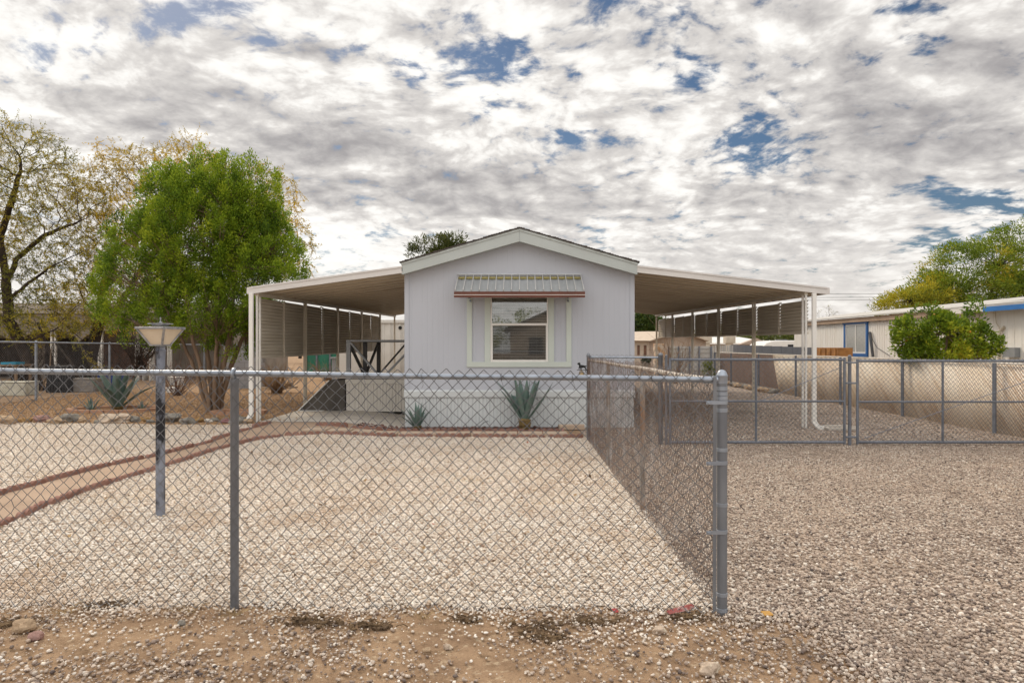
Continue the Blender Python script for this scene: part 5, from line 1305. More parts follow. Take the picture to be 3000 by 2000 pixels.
def boxy(name, px0, px1, py0, py1, dep, m, label, cat, Y=CYD, zb=None, taper=0, bevel=.02):
    x0, x1 = cpx(px0, Y), cpx(px1, Y); z0 = zg if zb is None else zb; z1 = cpz(py0, Y)
    mb = MB(); mb.add([(x0+taper, Y, z0), (x1-taper, Y, z0), (x1-taper, Y+dep, z0), (x0+taper, Y+dep, z0), (x0, Y, z1), (x1, Y, z1), (x1, Y+dep, z1), (x0, Y+dep, z1)], MB.BOXF)
    mb.box(x0-.02, x1+.02, Y-.02, Y+dep+.02, z1+.001, z1+.04)
    return tag(mb.build(name, m, None, bevel=bevel), label, cat)
boxy('pale_box', -40, 73, 1122, 1160, .6, M['cooler'], 'stained pale storage box on the ground at the left edge', 'box', 20.5)
boxy('grey_tub', 192, 278, 1112, 1152, .6, M['grey_wood'], 'grey trapezoid tub right of the black crates', 'tub', 22.2, None, .06)
boxy('blue_barrel_box', 276, 334, 1088, 1125, .7, M['blue_plastic'], 'bright blue plastic tub behind the big spreading agave', 'tub', 24.0)
boxy('white_box', 497, 530, 1107, 1121, .25, M['sash'], 'larger small white box behind the lamp post on tan gravel', 'box', 26.0)
boxy('white_box', 487, 513, 1138, 1150, .22, M['sash'], 'smaller white box on tan gravel beside the lamp post', 'box', 21.8)
tb = thing('work_table', (cpx(20), 22.1, zg), 'rough wooden table with clutter at the left edge behind the fence', 'table')
mb = MB(); mb.box(cpx(-60), cpx(54), 21.8, 22.6, cpz(1073), cpz(1068)); mb.build('tabletop', M['old_wood'], tb, bevel=.01)
for xx, yy in ((cpx(-55), 21.85), (cpx(50), 21.85), (cpx(50), 22.5), (cpx(-55), 22.5)): mb = MB(); mb.box(xx-.035, xx+.035, yy-.03, yy+.03, zg, cpz(1073)-.001); mb.build('leg', M['old_wood'], tb)
mb = MB(); z = cpz(1067.6); x0, x1 = cpx(2), cpx(46)
mb.box(x0, x1, 21.9, 22.3, z, z+.02); mb.box(x0, x1, 21.9, 21.92, z+.0205, z+.075); mb.box(x0, x1, 22.28, 22.3, z+.0205, z+.075); mb.box(x0, x0+.02, 21.921, 22.279, z+.0205, z+.075); mb.box(x1-.02, x1, 21.921, 22.279, z+.0205, z+.075)
tag(mb.build('tray', M['turquoise'], None), 'turquoise plastic tray lying on the rough wooden table', 'tray')
for k, (a, b, Yk, r_) in enumerate((((165, 1090), (110, 945), 22.9, .06), ((240, 1085), (160, 1000), 22.6, .05), ((290, 1080), (215, 985), 23.2, .07), ((120, 1080), (150, 1020), 22.4, .025), ((90, 1075), (140, 1000), 22.4, .02))):
    mb = MB(); p, q = P(*a, Yk), P(*b, Yk+.6); p.z = zg+.02; m_ = p.lerp(q, .5)+Vector((.12, 0, .06)); mb.tube([p, m_, q], [r_, r_*.85, r_*.6], 8)
    tag(mb.build('fallen_branch', M['bark_dark'] if k != 3 else M['old_wood'], None, smooth='all'), ('thick dark cut branch leaning right of the left mesquite trunk', 'tan stripped cut branch leaning above the black crates', 'heavy dark branch propped against the middle mesquite trunk', 'short orange stick propped by the fence post', 'thin grey stick propped by the work table')[k], 'branch')
bm_ = MB()
# tangle of bare grey brush under the mesquites
def brush(base, n, h, spread, m, label, seed, r=.006, name='dry_brush', sub=3):
    rr = np.random.default_rng(seed); mb = MB()
    for i in range(n):
        a = rr.uniform(0, 2*PI); d = np.array((math.cos(a)*spread*rr.uniform(.2, 1), math.sin(a)*spread*rr.uniform(.2, 1), h*rr.uniform(.5, 1))); p0 = np.array(base)+rr.normal(0, .05*spread, 3)*np.array((1, 1, 0))
        pts = [p0+d*t+rr.normal(0, .05*h, 3)*t for t in np.linspace(0, 1, 6)]; mb.tube(pts, [r*1.4, r*1.2, r, r*.8, r*.6, r*.3], 3, False)
        for _ in range(sub):
            k = rr.integers(1, 5); e = d/np.linalg.norm(d)*.4+rr.normal(0, .5, 3); q = [pts[k]+e*h*.35*t+np.array((0, 0, .03))*t for t in (0, .5, 1)]; mb.tube(q, [r*.7, r*.5, r*.2], 3, False)
    return tag(mb.build(name, m, None, smooth='all'), label, 'brush')
brush(P(405, 1085, 22.0).to_3d()*1, 60, 2.1, 1.6, M['bark_dark'], 'tangle of bare dark twigs behind the lamp post', 3, .010)
def ground_at(px, Y): x = (px-CX)*Y/F; return Vector((x, Y, terrain(x, Y)))
brush(ground_at(520, 20.5), 36, 1.3, 1.0, M['rust_brown'], 'reddish brown dry brush right of the lamp post', 6, .008)
brush(ground_at(60, 24.0), 60, 2.2, 1.5, M['bark_dark'], 'dark bare brush at the left edge behind the work table', 44, .010)
brush(ground_at(215, 24.0), 50, 1.9, 1.3, M['bark_dark'], 'dark bare brush above the grey trapezoid tub', 45, .010)
brush(ground_at(330, 25.0), 44, 1.5, 1.2, M['bark_dark'], 'dark bare brush above the bright blue tub', 46, .009)
M['dry_stem'] = mat('dry_stem', (.27, .17, .09), (.17, .10, .055), 8, 5, .9)
brush(ground_at(815, 21.5), 70, 1.0, 1.3, M['dry_stem'], 'brown leafless shrub seen below the left louvres', 8, .008)
brush(ground_at(960, 30.0), 60, .9, 1.9, M['dry_stem'], 'dry orange brush before the green screen', 12, .008)
for i, px in enumerate((775, 812, 850)):
    p = ground_at(px, 20.4) if False else G(px, 1135); brush(p, 40, .24, .22, M['dry_stem'], 'dead brown tuft in the pale brick ring, %s one' % ('left', 'middle', 'right')[i], 20+i, .006, 'dead_plant', 2)
# grey block wall, green screen, white sheds
def blockmat():
    m, nt, N, L, b = newmat('grey_block_wall'); tc = N.new('ShaderNodeTexCoord'); mp = N.new('ShaderNodeMapping'); L.new(tc.outputs['Object'], mp.inputs[0]); mp.inputs['Rotation'].default_value = (PI/2, 0, 0)
    br = N.new('ShaderNodeTexBrick'); L.new(mp.outputs[0], br.inputs[0]); br.inputs['Scale'].default_value = 1; br.inputs['Brick Width'].default_value = .4; br.inputs['Row Height'].default_value = .2; br.inputs['Mortar Size'].default_value = .008
    br.inputs['Color1'].default_value = (.27, .265, .27, 1); br.inputs['Color2'].default_value = (.23, .225, .23, 1); br.inputs['Mortar'].default_value = (.16, .155, .15, 1)
    L.new(br.outputs[0], b.inputs['Base Color']); b.inputs['Roughness'].default_value = .9; return m
M['block'] = blockmat()
mb = MB(); mb.box(npx(655, 24), npx(770, 24), 24, 24.2, .0, npz(1013, 24)); tag(mb.build('block_wall', M['block'], None), 'grey concrete block wall between the juniper and the left carport post', 'wall')
M['green_tarp'] = mat('green_screen', (.035, .19, .125), (.028, .15, .10), 3, 6, .7)
gsn = thing('screen_fence', (npx(950, 34), 34, 0), 'green cloth screen fence far behind the left carport', 'fence')
mb = MB(); mb.box(npx(895, 34), npx(1005, 34), 34, 34.02, .1, npz(1028, 34)); mb.build('screen', M['green_tarp'], gsn)
for px in (898, 929, 968, 990): mb = MB(); mb.box(npx(px, 34)-.04, npx(px, 34)+.04, 33.9, 33.98, 0, npz(1022, 34)); mb.build('post', M['gate_metal'], gsn)
M['shed_white'] = mat('shed_white', (.70, .68, .64), (.63, .61, .57), 2, 6, .5, spots=[((.45, .4, .34), 3, .62, .85, (3, 1, .4))])
SY = 30.2
shed = thing('storage_shed', (npx(1150, SY), SY, 0), 'tall white ribbed storage shed behind the deck', 'shed')
mb = MB(); ribbed(mb, npx(1112, SY), npx(1260, SY), SY, .0, npz(946, SY), .42, .03); mb.box(npx(1112, SY), npx(1260, SY), SY+.04, SY+2.5, 0, npz(946, SY)); mb.build('wall', M['shed_white'], shed)
mb = MB(); mb.box(npx(1111, SY), npx(1262, SY), SY-.06, SY+2.6, npz(946, SY)+.001, npz(937, SY)); mb.build('roof', M['shed_white'], shed)
mb = MB(); mb.lathe([(.075, -.02), (.075, .02)], (0, 0, 0), 12); mb2 = MB(); mb2.add([(npx(1172.5, SY)+v[0], SY-.02+v[2]*.5, npz(960, SY)+v[1]) for v in mb.v], mb.f); mb2.build('vent', M['black'], shed)
mb = MB(); mb.box(npx(994, 28), npx(1112, 28), 28, 28.1, 0, npz(1027, 28)); tag(mb.build('low_panel_wall', M['shed_white'], None), 'low plain white wall left of the tall ribbed shed', 'wall')
mb = MB(); mb.box(npx(972, 28.6), npx(980, 28.6), 28.6, 28.8, 0, npz(1050, 28.6)); mb.box(npx(968, 28.6), npx(983, 28.6), 28.5, 28.9, npz(1050, 28.6)+.001, npz(1046, 28.6)); tag(mb.build('meter_pedestal', M['grey_and_lit_rail'], None), 'small grey utility pedestal before the green screen', 'pedestal')

# ------------------------------------------------------------------ background, right
RX = 11.5
rh = thing('neighbour_mobile_home', (RX, 20, 0), 'long white grooved mobile home beyond the right boundary fence with blue trimmed window', 'mobile home')
M['old_white'] = mat('weathered_white_siding', (.80, .785, .75), (.73, .70, .65), 1.6, 7, .6, 0, .05, 60, stretch=(1, 2, .4), spots=[((.50, .42, .34), 2.2, .6, .85, (1, 4, .3))])
def side_wall(mb, x, y0, y1, z0, z1, per=.15, depth=.018):
    ys = []; y = y0
    while y < y1:
        ys += [(y, 0), (min(y1, y+per*.78), 0), (min(y1, y+per*.82), depth), (min(y1, y+per*.96), depth)]; y += per
    vs = []
    for (yy, d_) in ys: vs += [(x+d_, yy, z0), (x+d_, yy, z1)]
    mb.add(vs, [(2*i, 2*i+2, 2*i+3, 2*i+1) for i in range(len(ys)-1)])
mb = MB(); side_wall(mb, RX, 17.5, 30, .0, 2.50); mb.add([(RX, 30, 0), (RX+4, 30, 0), (RX+4, 30, 2.5), (RX, 30, 2.5)], [(0, 1, 2, 3)])
wl = mb.build('wall', M['old_white'], rh)
mb = MB(); mb.box(RX-.12, RX-.075, 17.5, 30.2, 2.36, 2.51); mb.build('fascia', mat('tan_fascia', (.50, .37, .27), (.42, .3, .21), 3, 5, .6), rh)
mb = MB(); mb.add([(RX-.2, 17.4, 2.515), (RX-.2, 30.3, 2.515), (RX+2.2, 30.3, 2.85), (RX+2.2, 17.4, 2.85), (RX-.2, 17.4, 2.555), (RX-.2, 30.3, 2.555), (RX+2.2, 30.3, 2.89), (RX+2.2, 17.4, 2.89)], MB.BOXF); mb.build('roof', mat('old_roof_coating', (.46, .45, .43), (.38, .36, .33), 3, 6, .7), rh)
M['blue_paint'] = mat('blue_paint', (.03, .13, .36), (.025, .105, .30), 4, 5, .5)
wy0, wy1, wz0, wz1 = 23.75, 25.25, 1.30, 2.30
mb = MB(); b = .11
mb.box(RX-.04, RX+.03, wy0-b, wy0, wz0-b, wz1+b); mb.box(RX-.04, RX+.03, wy1, wy1+b, wz0-b, wz1+b); mb.box(RX-.04, RX+.03, wy0, wy1, wz0-b, wz0); mb.box(RX-.06, RX+.03, wy0-b-.04, wy1+b+.04, wz1+.001, wz1+b+.03); wn = mb.build('window', M['blue_paint'], rh)
mb = MB(); mb.box(RX-.02, RX+.02, wy0, wy0+.06, wz0, wz1); mb.box(RX-.02, RX+.02, wy1-.06, wy1, wz0, wz1); mb.box(RX-.02, RX+.02, (wy0+wy1)/2-.03, (wy0+wy1)/2+.03, wz0, wz1); mb.box(RX-.018, RX+.018, wy0+.05, wy1-.05, wz0, wz0+.05); mb.box(RX-.018, RX+.018, wy0+.05, wy1-.05, wz1-.05, wz1); mb.build('frame', M['sash'], wn)
mb = MB(); mb.add([(RX-.004, wy0, wz0), (RX-.004, wy1, wz0), (RX-.004, wy1, wz1), (RX-.004, wy0, wz1)], [(0, 1, 2, 3)]); mb.build('pane', mat('dull_glass', (.40, .41, .40), (.32, .33, .33), 6, 3, .15, stretch=(1, 1, 9)), wn)
# addition nearer the road
mb = MB(); side_wall(mb, RX-.25, 11.5, 17.4, 0, 2.42, .24, .006); mb.add([(RX-.25, 11.5, 0), (RX+4, 11.5, 0), (RX+4, 11.5, 2.42), (RX-.25, 11.5, 2.42)], [(0, 1, 2, 3)]); mb.add([(RX-.25, 17.4, 0), (RX+2, 17.4, 0), (RX+2, 17.4, 2.42), (RX-.25, 17.4, 2.42)], [(0, 1, 2, 3)]); mb.build('addition_wall', M['old_white'], rh)
mb = MB(); mb.add([(RX-.55, 11.3, 2.46), (RX-.55, 18.2, 2.46), (RX+2.5, 18.2, 2.78), (RX+2.5, 11.3, 2.78), (RX-.55, 11.3, 2.53), (RX-.55, 18.2, 2.53), (RX+2.5, 18.2, 2.85), (RX+2.5, 11.3, 2.85)], MB.BOXF); mb.build('addition_roof', bpy.data.materials['old_roof_coating'], rh)
mb = MB(); mb.box(RX-.58, RX-.552, 11.3, 16.9, 2.36, 2.47); mb.build('blue_fascia', mat('bright_blue_fascia', (.02, .17, .50), (.02, .14, .42), 4, 4, .5), rh)
mb = MB(); mb.box(RX-.58, RX-.552, 16.901, 18.2, 2.36, 2.47); mb.build('grey_fascia', M['white_metal'], rh)
mb = MB(); mb.box(RX-.38, RX-.251, 16.1, 16.5, 1.30, 1.52); mb.build('meter_box', M['grey_and_lit_rail'], rh)
mb = MB(); mb.tube([(RX-.3, 16.75, 1.0), (RX-.3, 16.72, 1.9), (RX-.27, 16.6, 2.0)], .035, 8); mb.tube([(RX-.29, 16.9, 2.38), (RX-.29, 16.85, 2.1), (RX-.28, 16.75, 1.95)], .012, 6); mb.build('service_pipe', M['cream_metal'], rh, smooth=True)
mb = MB(); mb.tube([(RX-.03, 22.2+.0, 1.25), (RX-.03, 23.0, 1.5), (RX-.03, 23.55, 2.0)], .01, 5); mb.tube([(RX-.06, 23.2, 1.2), (RX-.1, 23.25, 1.7), (RX-.06, 23.4, 2.0)], .045, 6); mb.build('hanging_cable', M['dark_and_shaded_rail'], rh, smooth=True)
# citrus bush with fruit
CTY = 15.6
cb = P(2772, 1075, CTY); cb.z = 0
cit = px_ell([(2750, 980, 90, 60), (2680, 985, 62, 52), (2840, 995, 70, 50), (2720, 930, 40, 36), (2855, 940, 28, 40), (2900, 1000, 34, 40), (2740, 1030, 95, 40), (2870, 1020, 55, 38), (2650, 1005, 36, 36), (2700, 925, 40, 30), (2850, 900, 18, 36), (2640, 960, 30, 24)], CTY, .8)
ctp = [(0, (.05, .10, .010)), (.4, (.15, .23, .018)), (.75, (.32, .38, .025)), (1, (.55, .50, .04))]
tr_ = [[(2772+d*.2, 1110, 0, .05), (2772+d*.5, 1050, 0, .04), (2772+d, 980, e, .012)] for d, e in ((-70, .1), (0, -.1), (70, .2), (-30, .3))]
ct = tuft_tree('citrus_tree', cb, CTY, cit, 'round dark green citrus tree with a few oranges before the white mobile home', ctp, M['bark_grey'], 820, 36, 15, tr_, .05, .075, .038, .25, (.12, .12, .13), .22, .5, extra_dir=.6, gapscale=2.0)
rr = np.random.default_rng(3)
for p in ell_pts(cit, 60, rr, .95)[::3][:9]:
    if p[1] > CTY+.3: continue
    mb = MB(); bm = bmesh.new(); bmesh.ops.create_icosphere(bm, subdivisions=2, radius=.037, matrix=Matrix.Translation(p)); mb.add([v.co[:] for v in bm.verts], [[v.index for v in f.verts] for f in bm.faces]); bm.free()
    mb.build('orange_fruit', M.setdefault('orange', mat('orange_peel', (.60, .24, .02), (.52, .2, .02), 9, 4, .5)), ct, smooth='all')
# big trees beyond the neighbour
TY = 34.0
bp_ = [(0, (.06, .10, .012)), (.35, (.15, .22, .022)), (.7, (.27, .33, .03)), (.9, (.42, .37, .03)), (1, (.54, .40, .03))]
tb_ = Vector(((2880-CX)*TY/F, TY, 0))
tuft_tree('mesquite_tree', tb_, TY, px_ell([(2860, 800, 150, 95), (2960, 760, 130, 90), (3080, 780, 160, 120), (2760, 860, 110, 60), (2900, 870, 200, 60), (2930, 715, 60, 40), (2700, 880, 80, 40), (2790, 770, 90, 60), (3010, 690, 90, 50), (2830, 850, 170, 70)], TY, .9),
          'large spreading green tree beyond the white mobile home at right', bp_, M['bark_dark'], 1900, 40, 61, [[(2880, 1100, 0, .2), (2890, 900, 0, .12), (2930, 780, .3, .03)], [(2884, 960, 0, .13), (2800, 860, 0, .07), (2740, 840, .2, .02)], [(2888, 940, 0, .13), (3000, 840, 0, .07), (3060, 780, .2, .02)]], .2, .15, .045, .25, (.40, .40, .24), .10, .35, extra_dir=.6, gapscale=.8)
tuft_tree('mesquite_tree', Vector(((2650-CX)*33/F, 33, 0)), 33, px_ell([(2650, 890, 70, 36), (2720, 870, 70, 40), (2600, 905, 45, 22)], 33, .9),
          'yellowing low tree left of the large spreading green tree', [(0, (.15, .19, .02)), (.5, (.33, .33, .03)), (1, (.52, .42, .03))], M['bark_dark'], 260, 34, 63, [[(2655, 1100, 0, .12), (2650, 930, 0, .06), (2645, 885, .1, .02)]], .1, .15, .04, .3, (.32, .32, .2), .12, .4)
def bare_tree(px, py, Y, h_px, w_px, label, seed, pal=None):
    b = Vector(((px-CX)*Y/F, Y, 0)); el = px_ell([(px, py+h_px*.5, w_px, h_px*.5)], Y, .8)
    return feather_tree('bare_tree', b, [[(px, py+h_px*1.1)]], Y, el, 220, label, pal or mp_, M.setdefault('bark_pale', mat('pale_bark', (.2, .16, .13), (.14, .11, .09), 6, 5, .9)), 2, seed, .12, .25, .4, .1, .02, .1, .008, .4, lthr=.5)
bare_tree(2424, 892, 42, 50, 42, 'small bare grey tree behind the carport corner at right', 71)
bare_tree(2570, 862, 40, 75, 45, 'bare grey tree left of the yellowing low tree', 73)
# tree above the roof ridge
PT = 42.0
tuft_tree('evergreen_tree', Vector(((1290-CX)*PT/F, PT, 0)), PT, px_ell([(1285, 725, 45, 34), (1330, 712, 36, 22), (1240, 722, 34, 22), (1220, 745, 24, 22), (1310, 760, 60, 40), (1362, 722, 22, 16)], PT, .9),
          'round topped evergreen tree peeking over the left slope of the roof', [(0, (.03, .045, .012)), (.5, (.075, .095, .022)), (1, (.14, .145, .04))], M['bark_dark'], 330, 40, 81, [[(1290, 1100, 0, .25), (1290, 800, 0, .15), (1285, 725, 0, .03)]], .2, .22, .05, .5, (.38, .38, .3), .10, .4, gapscale=.6)
# dark tree seen past the right wall of the house, and the far tree belt
tuft_tree('leafy_tree', Vector(((1880-CX)*44/F, 44, 0)), 44, px_ell([(1885, 955, 55, 40), (1840, 940, 50, 50), (1925, 975, 40, 30)], 44, .9), 'dark green leafy tree behind the beige gabled house', [(0, (.025, .05, .012)), (.5, (.06, .10, .02)), (1, (.13, .16, .03))], M['bark_dark'], 260, 36, 83,
          [[(1882, 1060, 0, .2), (1885, 960, 0, .05)]], .2, .25, .08, .2, (.5, .5, .4), .1, .4, gapscale=.5)
belt = [(2100, 70, 60), (2180, 75, 50), (2260, 66, 70), (2330, 60, 55), (2020, 72, 40), (2420, 62, 60), (2500, 66, 50), (1650, 80, 80), (1500, 85, 80), (1000, 60, 60), (1120, 62, 50), (880, 58, 50), (700, 70, 60), (560, 60, 70)]
for i, (px, Y, w_) in enumerate(belt):
    b = Vector(((px-CX)*Y/F, Y, 0)); hpx = 978+8*math.sin(i*2.1)
    side = 'left of the house' if px < 1400 else ('behind the house' if px < 1800 else 'seen under the right carport louvres')
    tuft_tree('distant_tree', b, Y, px_ell([(px, hpx+14, w_*.6, 14), (px+w_*.4, hpx+18, w_*.4, 12), (px-w_*.4, hpx+18, w_*.45, 12)], Y, .8), 'distant olive green tree '+side, [(0, (.05, .075, .018)), (.5, (.11, .14, .03)), (1, (.2, .2, .05))], M['bark_dark'],
              60, 24, 90+i, [[(px, 1050, 0, .15), (px, hpx+10, 0, .05)]], .15, .4, .14, .2, (.9, .7, .5), .0, .2, group='distant trees')
# buildings under the right carport
HB = 36.0
def bpx(px, Y=HB): return (px-CX)*Y/F
def bpz(py, Y=HB): return E-(py-CY)*Y/F
M['stucco'] = mat('beige_stucco', (.50, .42, .34), (.44, .365, .29), 3, 6, .9)
M['taupe'] = mat('taupe_siding', (.40, .32, .26), (.35, .28, .225), 3, 6, .9)
bh = thing('gabled_house', (bpx(1960), HB, 0), 'beige gabled house with two narrow windows seen right of the main house', 'house')
mb = MB(); mb.box(bpx(1830), bpx(1902), HB, HB+5, 0, bpz(997)); mb.build('wall', M['stucco'], bh)
mb = MB(); mb.prism([(bpx(1902), 0), (bpx(2069), 0), (bpx(2069), bpz(997)), (bpx(1990), bpz(972)), (bpx(1902), bpz(996))], HB+.05, HB+5, 'y'); mb.build('gable_wall', M['taupe'], bh)
mb = MB(); mb.add([(bpx(1820), HB-.25, bpz(997)), (bpx(1904), HB-.25, bpz(998)), (bpx(1995), HB+.0, bpz(970)), (bpx(1925), HB+4, bpz(966)), (bpx(1850), HB+4, bpz(968))], [(0, 1, 2, 3, 4)])
mb.add([(bpx(1903), HB-.25, bpz(999.5)), (bpx(1993), HB-.25, bpz(971.5)), (bpx(1993), HB-.25, bpz(968.5)), (bpx(1903), HB-.25, bpz(996.5)), (bpx(1903), HB+5, bpz(999.5)), (bpx(1993), HB+5, bpz(971.5)), (bpx(1993), HB+5, bpz(968.5)), (bpx(1903), HB+5, bpz(996.5))], MB.BOXF)
mb.add([(bpx(2073), HB-.25, bpz(1000)), (bpx(1993), HB-.25, bpz(972)), (bpx(1993), HB-.25, bpz(969)), (bpx(2073), HB-.25, bpz(996.5)), (bpx(2073), HB+5, bpz(1000)), (bpx(1993), HB+5, bpz(972)), (bpx(1993), HB+5, bpz(969)), (bpx(2073), HB+5, bpz(996.5))], MB.BOXF)
mb.build('roof', M['stucco'], bh)
for a, b in ((1867, 1874), (1886, 1894)): mb = MB(); mb.box(bpx(a), bpx(b), HB-.03, HB-.001, bpz(1040), bpz(1011)); mb.build('window', M['rust_brown'], bh)
YB2 = 46.0
wh = thing('white_roof_house', (bpx(2160, YB2), YB2, 0), 'distant house with glaring white roof and small tan gable under the louvres', 'house')
mb = MB(); mb.box(bpx(2070, YB2), bpx(2260, YB2), YB2, YB2+6, 0, bpz(1007, YB2)); mb.build('wall', M['stucco'], wh)
mb = MB(); mb.add([(bpx(2064, YB2), YB2-.4, bpz(1009, YB2)), (bpx(2270, YB2), YB2-.4, bpz(1009, YB2)), (bpx(2235, YB2), YB2+5, bpz(987, YB2)), (bpx(2085, YB2), YB2+5, bpz(987, YB2)), (bpx(2064, YB2), YB2-.4, bpz(1005, YB2)), (bpx(2270, YB2), YB2-.4, bpz(1005, YB2)), (bpx(2235, YB2), YB2+5, bpz(984, YB2)), (bpx(2085, YB2), YB2+5, bpz(984, YB2))], MB.BOXF); mb.build('roof', M['sash'], wh)
mb = MB(); mb.prism([(bpx(2150, YB2), bpz(1009, YB2)), (bpx(2242, YB2), bpz(1009, YB2)), (bpx(2200, YB2), bpz(991, YB2))], YB2-1.2, YB2-.6, 'y'); mb.build('gable', M['taupe'], wh)
for px, w_, lab in ((2070, 16, 'beige louvred cooler box on the roofs left of the white roof'), (2141, 14, 'pale cooler box on the white roofed house')):
    mb = MB(); Yc = 43; x0, x1 = bpx(px-w_, Yc), bpx(px+w_, Yc); mb.box(x0, x1, Yc, Yc+.6, bpz(1005, Yc), bpz(976, Yc))
    for k in range(8): mb.box(x0+(x1-x0)*(k+.2)/8, x0+(x1-x0)*(k+.7)/8, Yc-.02, Yc-.001, bpz(1003, Yc), bpz(979, Yc))
    mb.box(x0+.1, x1-.1, Yc+.1, Yc+.5, 0, bpz(1005, Yc)-.001)
    tag(mb.build('evaporative_cooler', M['cream_metal'], None), lab, 'cooler')
# recreational vehicle
VY = 38.0
rv = thing('motor_home', (bpx(2300, VY), VY, 0), 'white motor home with rounded nose parked behind the dark panel fence', 'motor home')
prf = [(2235, 1014), (2246, 1004), (2262, 998.5), (2290, 997), (2420, 997), (2420, 1040), (2235, 1040)]
mb = MB(); mb.prism([(bpx(a, VY), bpz(b, VY)) for a, b in prf], VY, VY+2.4, 'y'); mb.build('body', M['sash'], rv, bevel=.05)
mb = MB(); mb.box(bpx(2308, VY), bpx(2324, VY), VY-.02, VY-.001, bpz(1018, VY), bpz(1009, VY)); mb.box(bpx(2334, VY), bpx(2354, VY), VY-.02, VY-.001, bpz(1018, VY), bpz(1011, VY)); mb.build('window', M['black'], rv)
mb = MB(); mb.box(bpx(2300, VY), bpx(2320, VY), VY+.6, VY+1.4, bpz(997, VY), bpz(993, VY)); mb.build('roof_unit', M['dark_and_shaded_rail'], rv)
# fences along the back of the lot
BK = 31.0
M['panel_grey'] = mat('grey_metal_panel', (.48, .46, .43), (.41, .39, .36), 2, 6, .6)
M['slate'] = mat('slate_blue_panel', (.115, .125, .15), (.095, .105, .125), 3, 6, .5)
M['brown_panel'] = mat('brown_panel', (.17, .10, .075), (.13, .075, .057), 3, 6, .7, 0, .1, 40)
wf = thing('panel_fence', (bpx(2030, BK), BK, 0), 'pale grey corrugated panel fence at the back of the driveway', 'fence')
mb = MB()
mb.box(bpx(1958, BK), bpx(2084, BK), BK+.03, BK+.06, .0, bpz(1017, BK))
for z in np.arange(.1, bpz(1017, BK), .19): mb.box(bpx(1958, BK), bpx(2084, BK), BK+.012, BK+.0295, z, z+.11)
mb.build('panel', M['panel_grey'], wf)
for px in (1958, 1988, 2020, 2048, 2083): mb = MB(); mb.box(bpx(px, BK)-.03, bpx(px, BK)+.03, BK-.06, BK-.001, 0, bpz(1014, BK)); mb.build('post', M['gate_metal'], wf)
sg = thing('slat_gate', (bpx(2115, BK), BK, 0), 'pale gate of upright slats beside the grey panel fence', 'gate')
for k in range(9):
    x = bpx(2087+k*7, BK); mb = MB(); mb.box(x, x+.075, BK+.0, BK+.025, .06, bpz(1012-(k % 2), BK)); mb.build('slat', M['panel_grey'], sg)
mb = MB(); mb.box(bpx(2086, BK), bpx(2147, BK), BK+.026, BK+.06, .3, .4); mb.box(bpx(2086, BK), bpx(2147, BK), BK+.026, BK+.06, 1.2, 1.3); mb.build('cross_bar', M['grey_wood'], sg)
mb = MB(); p_ = [(8.62, 31.5), (8.62, 23.0)]
mb.box(8.62, 8.66, 23.2, 31.2, .12, 1.23); tag(mb.build('board_panel', M['brown_panel'], None), 'dark brown sheet panel behind the far end of the boundary fence', 'panel')
sl = thing('metal_panel_fence', (9.6, 28, 0), 'dark slate metal panel fence behind the boundary fence and below the motor home', 'fence')
for k in range(9):
    y0 = 32.5-k*1.05; mb = MB(); mb.box(9.58, 9.61, y0-1.03, y0, .05, 1.60-.012*k); mb.build('panel', M['slate'], sl)
mb = MB(); mb.box(9.50, 9.95, 21.4, 22.9, .0, 1.50)
for k in range(4): mb.box(9.47, 9.4995, 21.5+k*.36, 21.6+k*.36, .02, 1.48)
tag(mb.build('rusty_bin', mat('rust_orange', (.36, .17, .05), (.22, .10, .035), 6, 7, .9), None), 'rust orange metal bin beside the slate panel fence', 'bin')
for k in range(5):
    mb = MB(); Yk = 30.2; mb.box(bpx(1918+2*(k % 2), Yk), bpx(1948-2*((k+1) % 2), Yk), Yk, Yk+.35, .0+k*.33, .32+k*.33)
    tag(mb.build('stained_crate', M.setdefault('stack', mat('rust_stained_white', (.62, .52, .42), (.50, .30, .16), 5, 7, .8, lo=.42, hi=.6)), None, bevel=.015), 'rust stained white crate, number from the ground is %s in the leaning stack' % ('one', 'two', 'three', 'four', 'five')[k], 'crate', 'stack of stained crates')
brush(Vector((bpx(1972, 29.5), 29.5, 0)), 26, 2.6, 1.5, M['dry_stem'], 'bare thin shrub before the grey panel fence', 31, .010)
tuft_tree('shrub', Vector((bpx(2074, 28), 28, 0)), 28, px_ell([(2072, 1082, 13, 22), (2078, 1095, 12, 14)], 28, 1), 'small bright green shrub before the slat gate', [(0, (.10, .13, .015)), (.5, (.2, .22, .03)), (1, (.3, .28, .04))], None, 40, 30, 33, None, .02, .08, .035, .6, (.1, .1, .12), 0, .1, cat='shrub')
tuft_tree('shrub', Vector((bpx(1893, 27), 27, 0)), 27, px_ell([(1893, 1059, 11, 9)], 27, 1), 'small grey green shrub beside the house corner', [(0, (.07, .10, .05)), (1, (.15, .19, .09))], None, 26, 26, 35, None, .02, .07, .03, .6, (.1, .1, .1), 0, .1, cat='shrub')
# stones along the foot of the back fence
for k in range(16):
    y = 30.5-k*.48; uid += 1
    tag(rock_mesh('edge_rock', Vector((8.2+.06*math.sin(k*2.2), y, .0)), .34, .3, .2, RM['tan' if k % 3 else 'grey'], uid), 'rough rock in the row along the foot of the boundary fence', 'rock', 'rocks along the boundary fence')
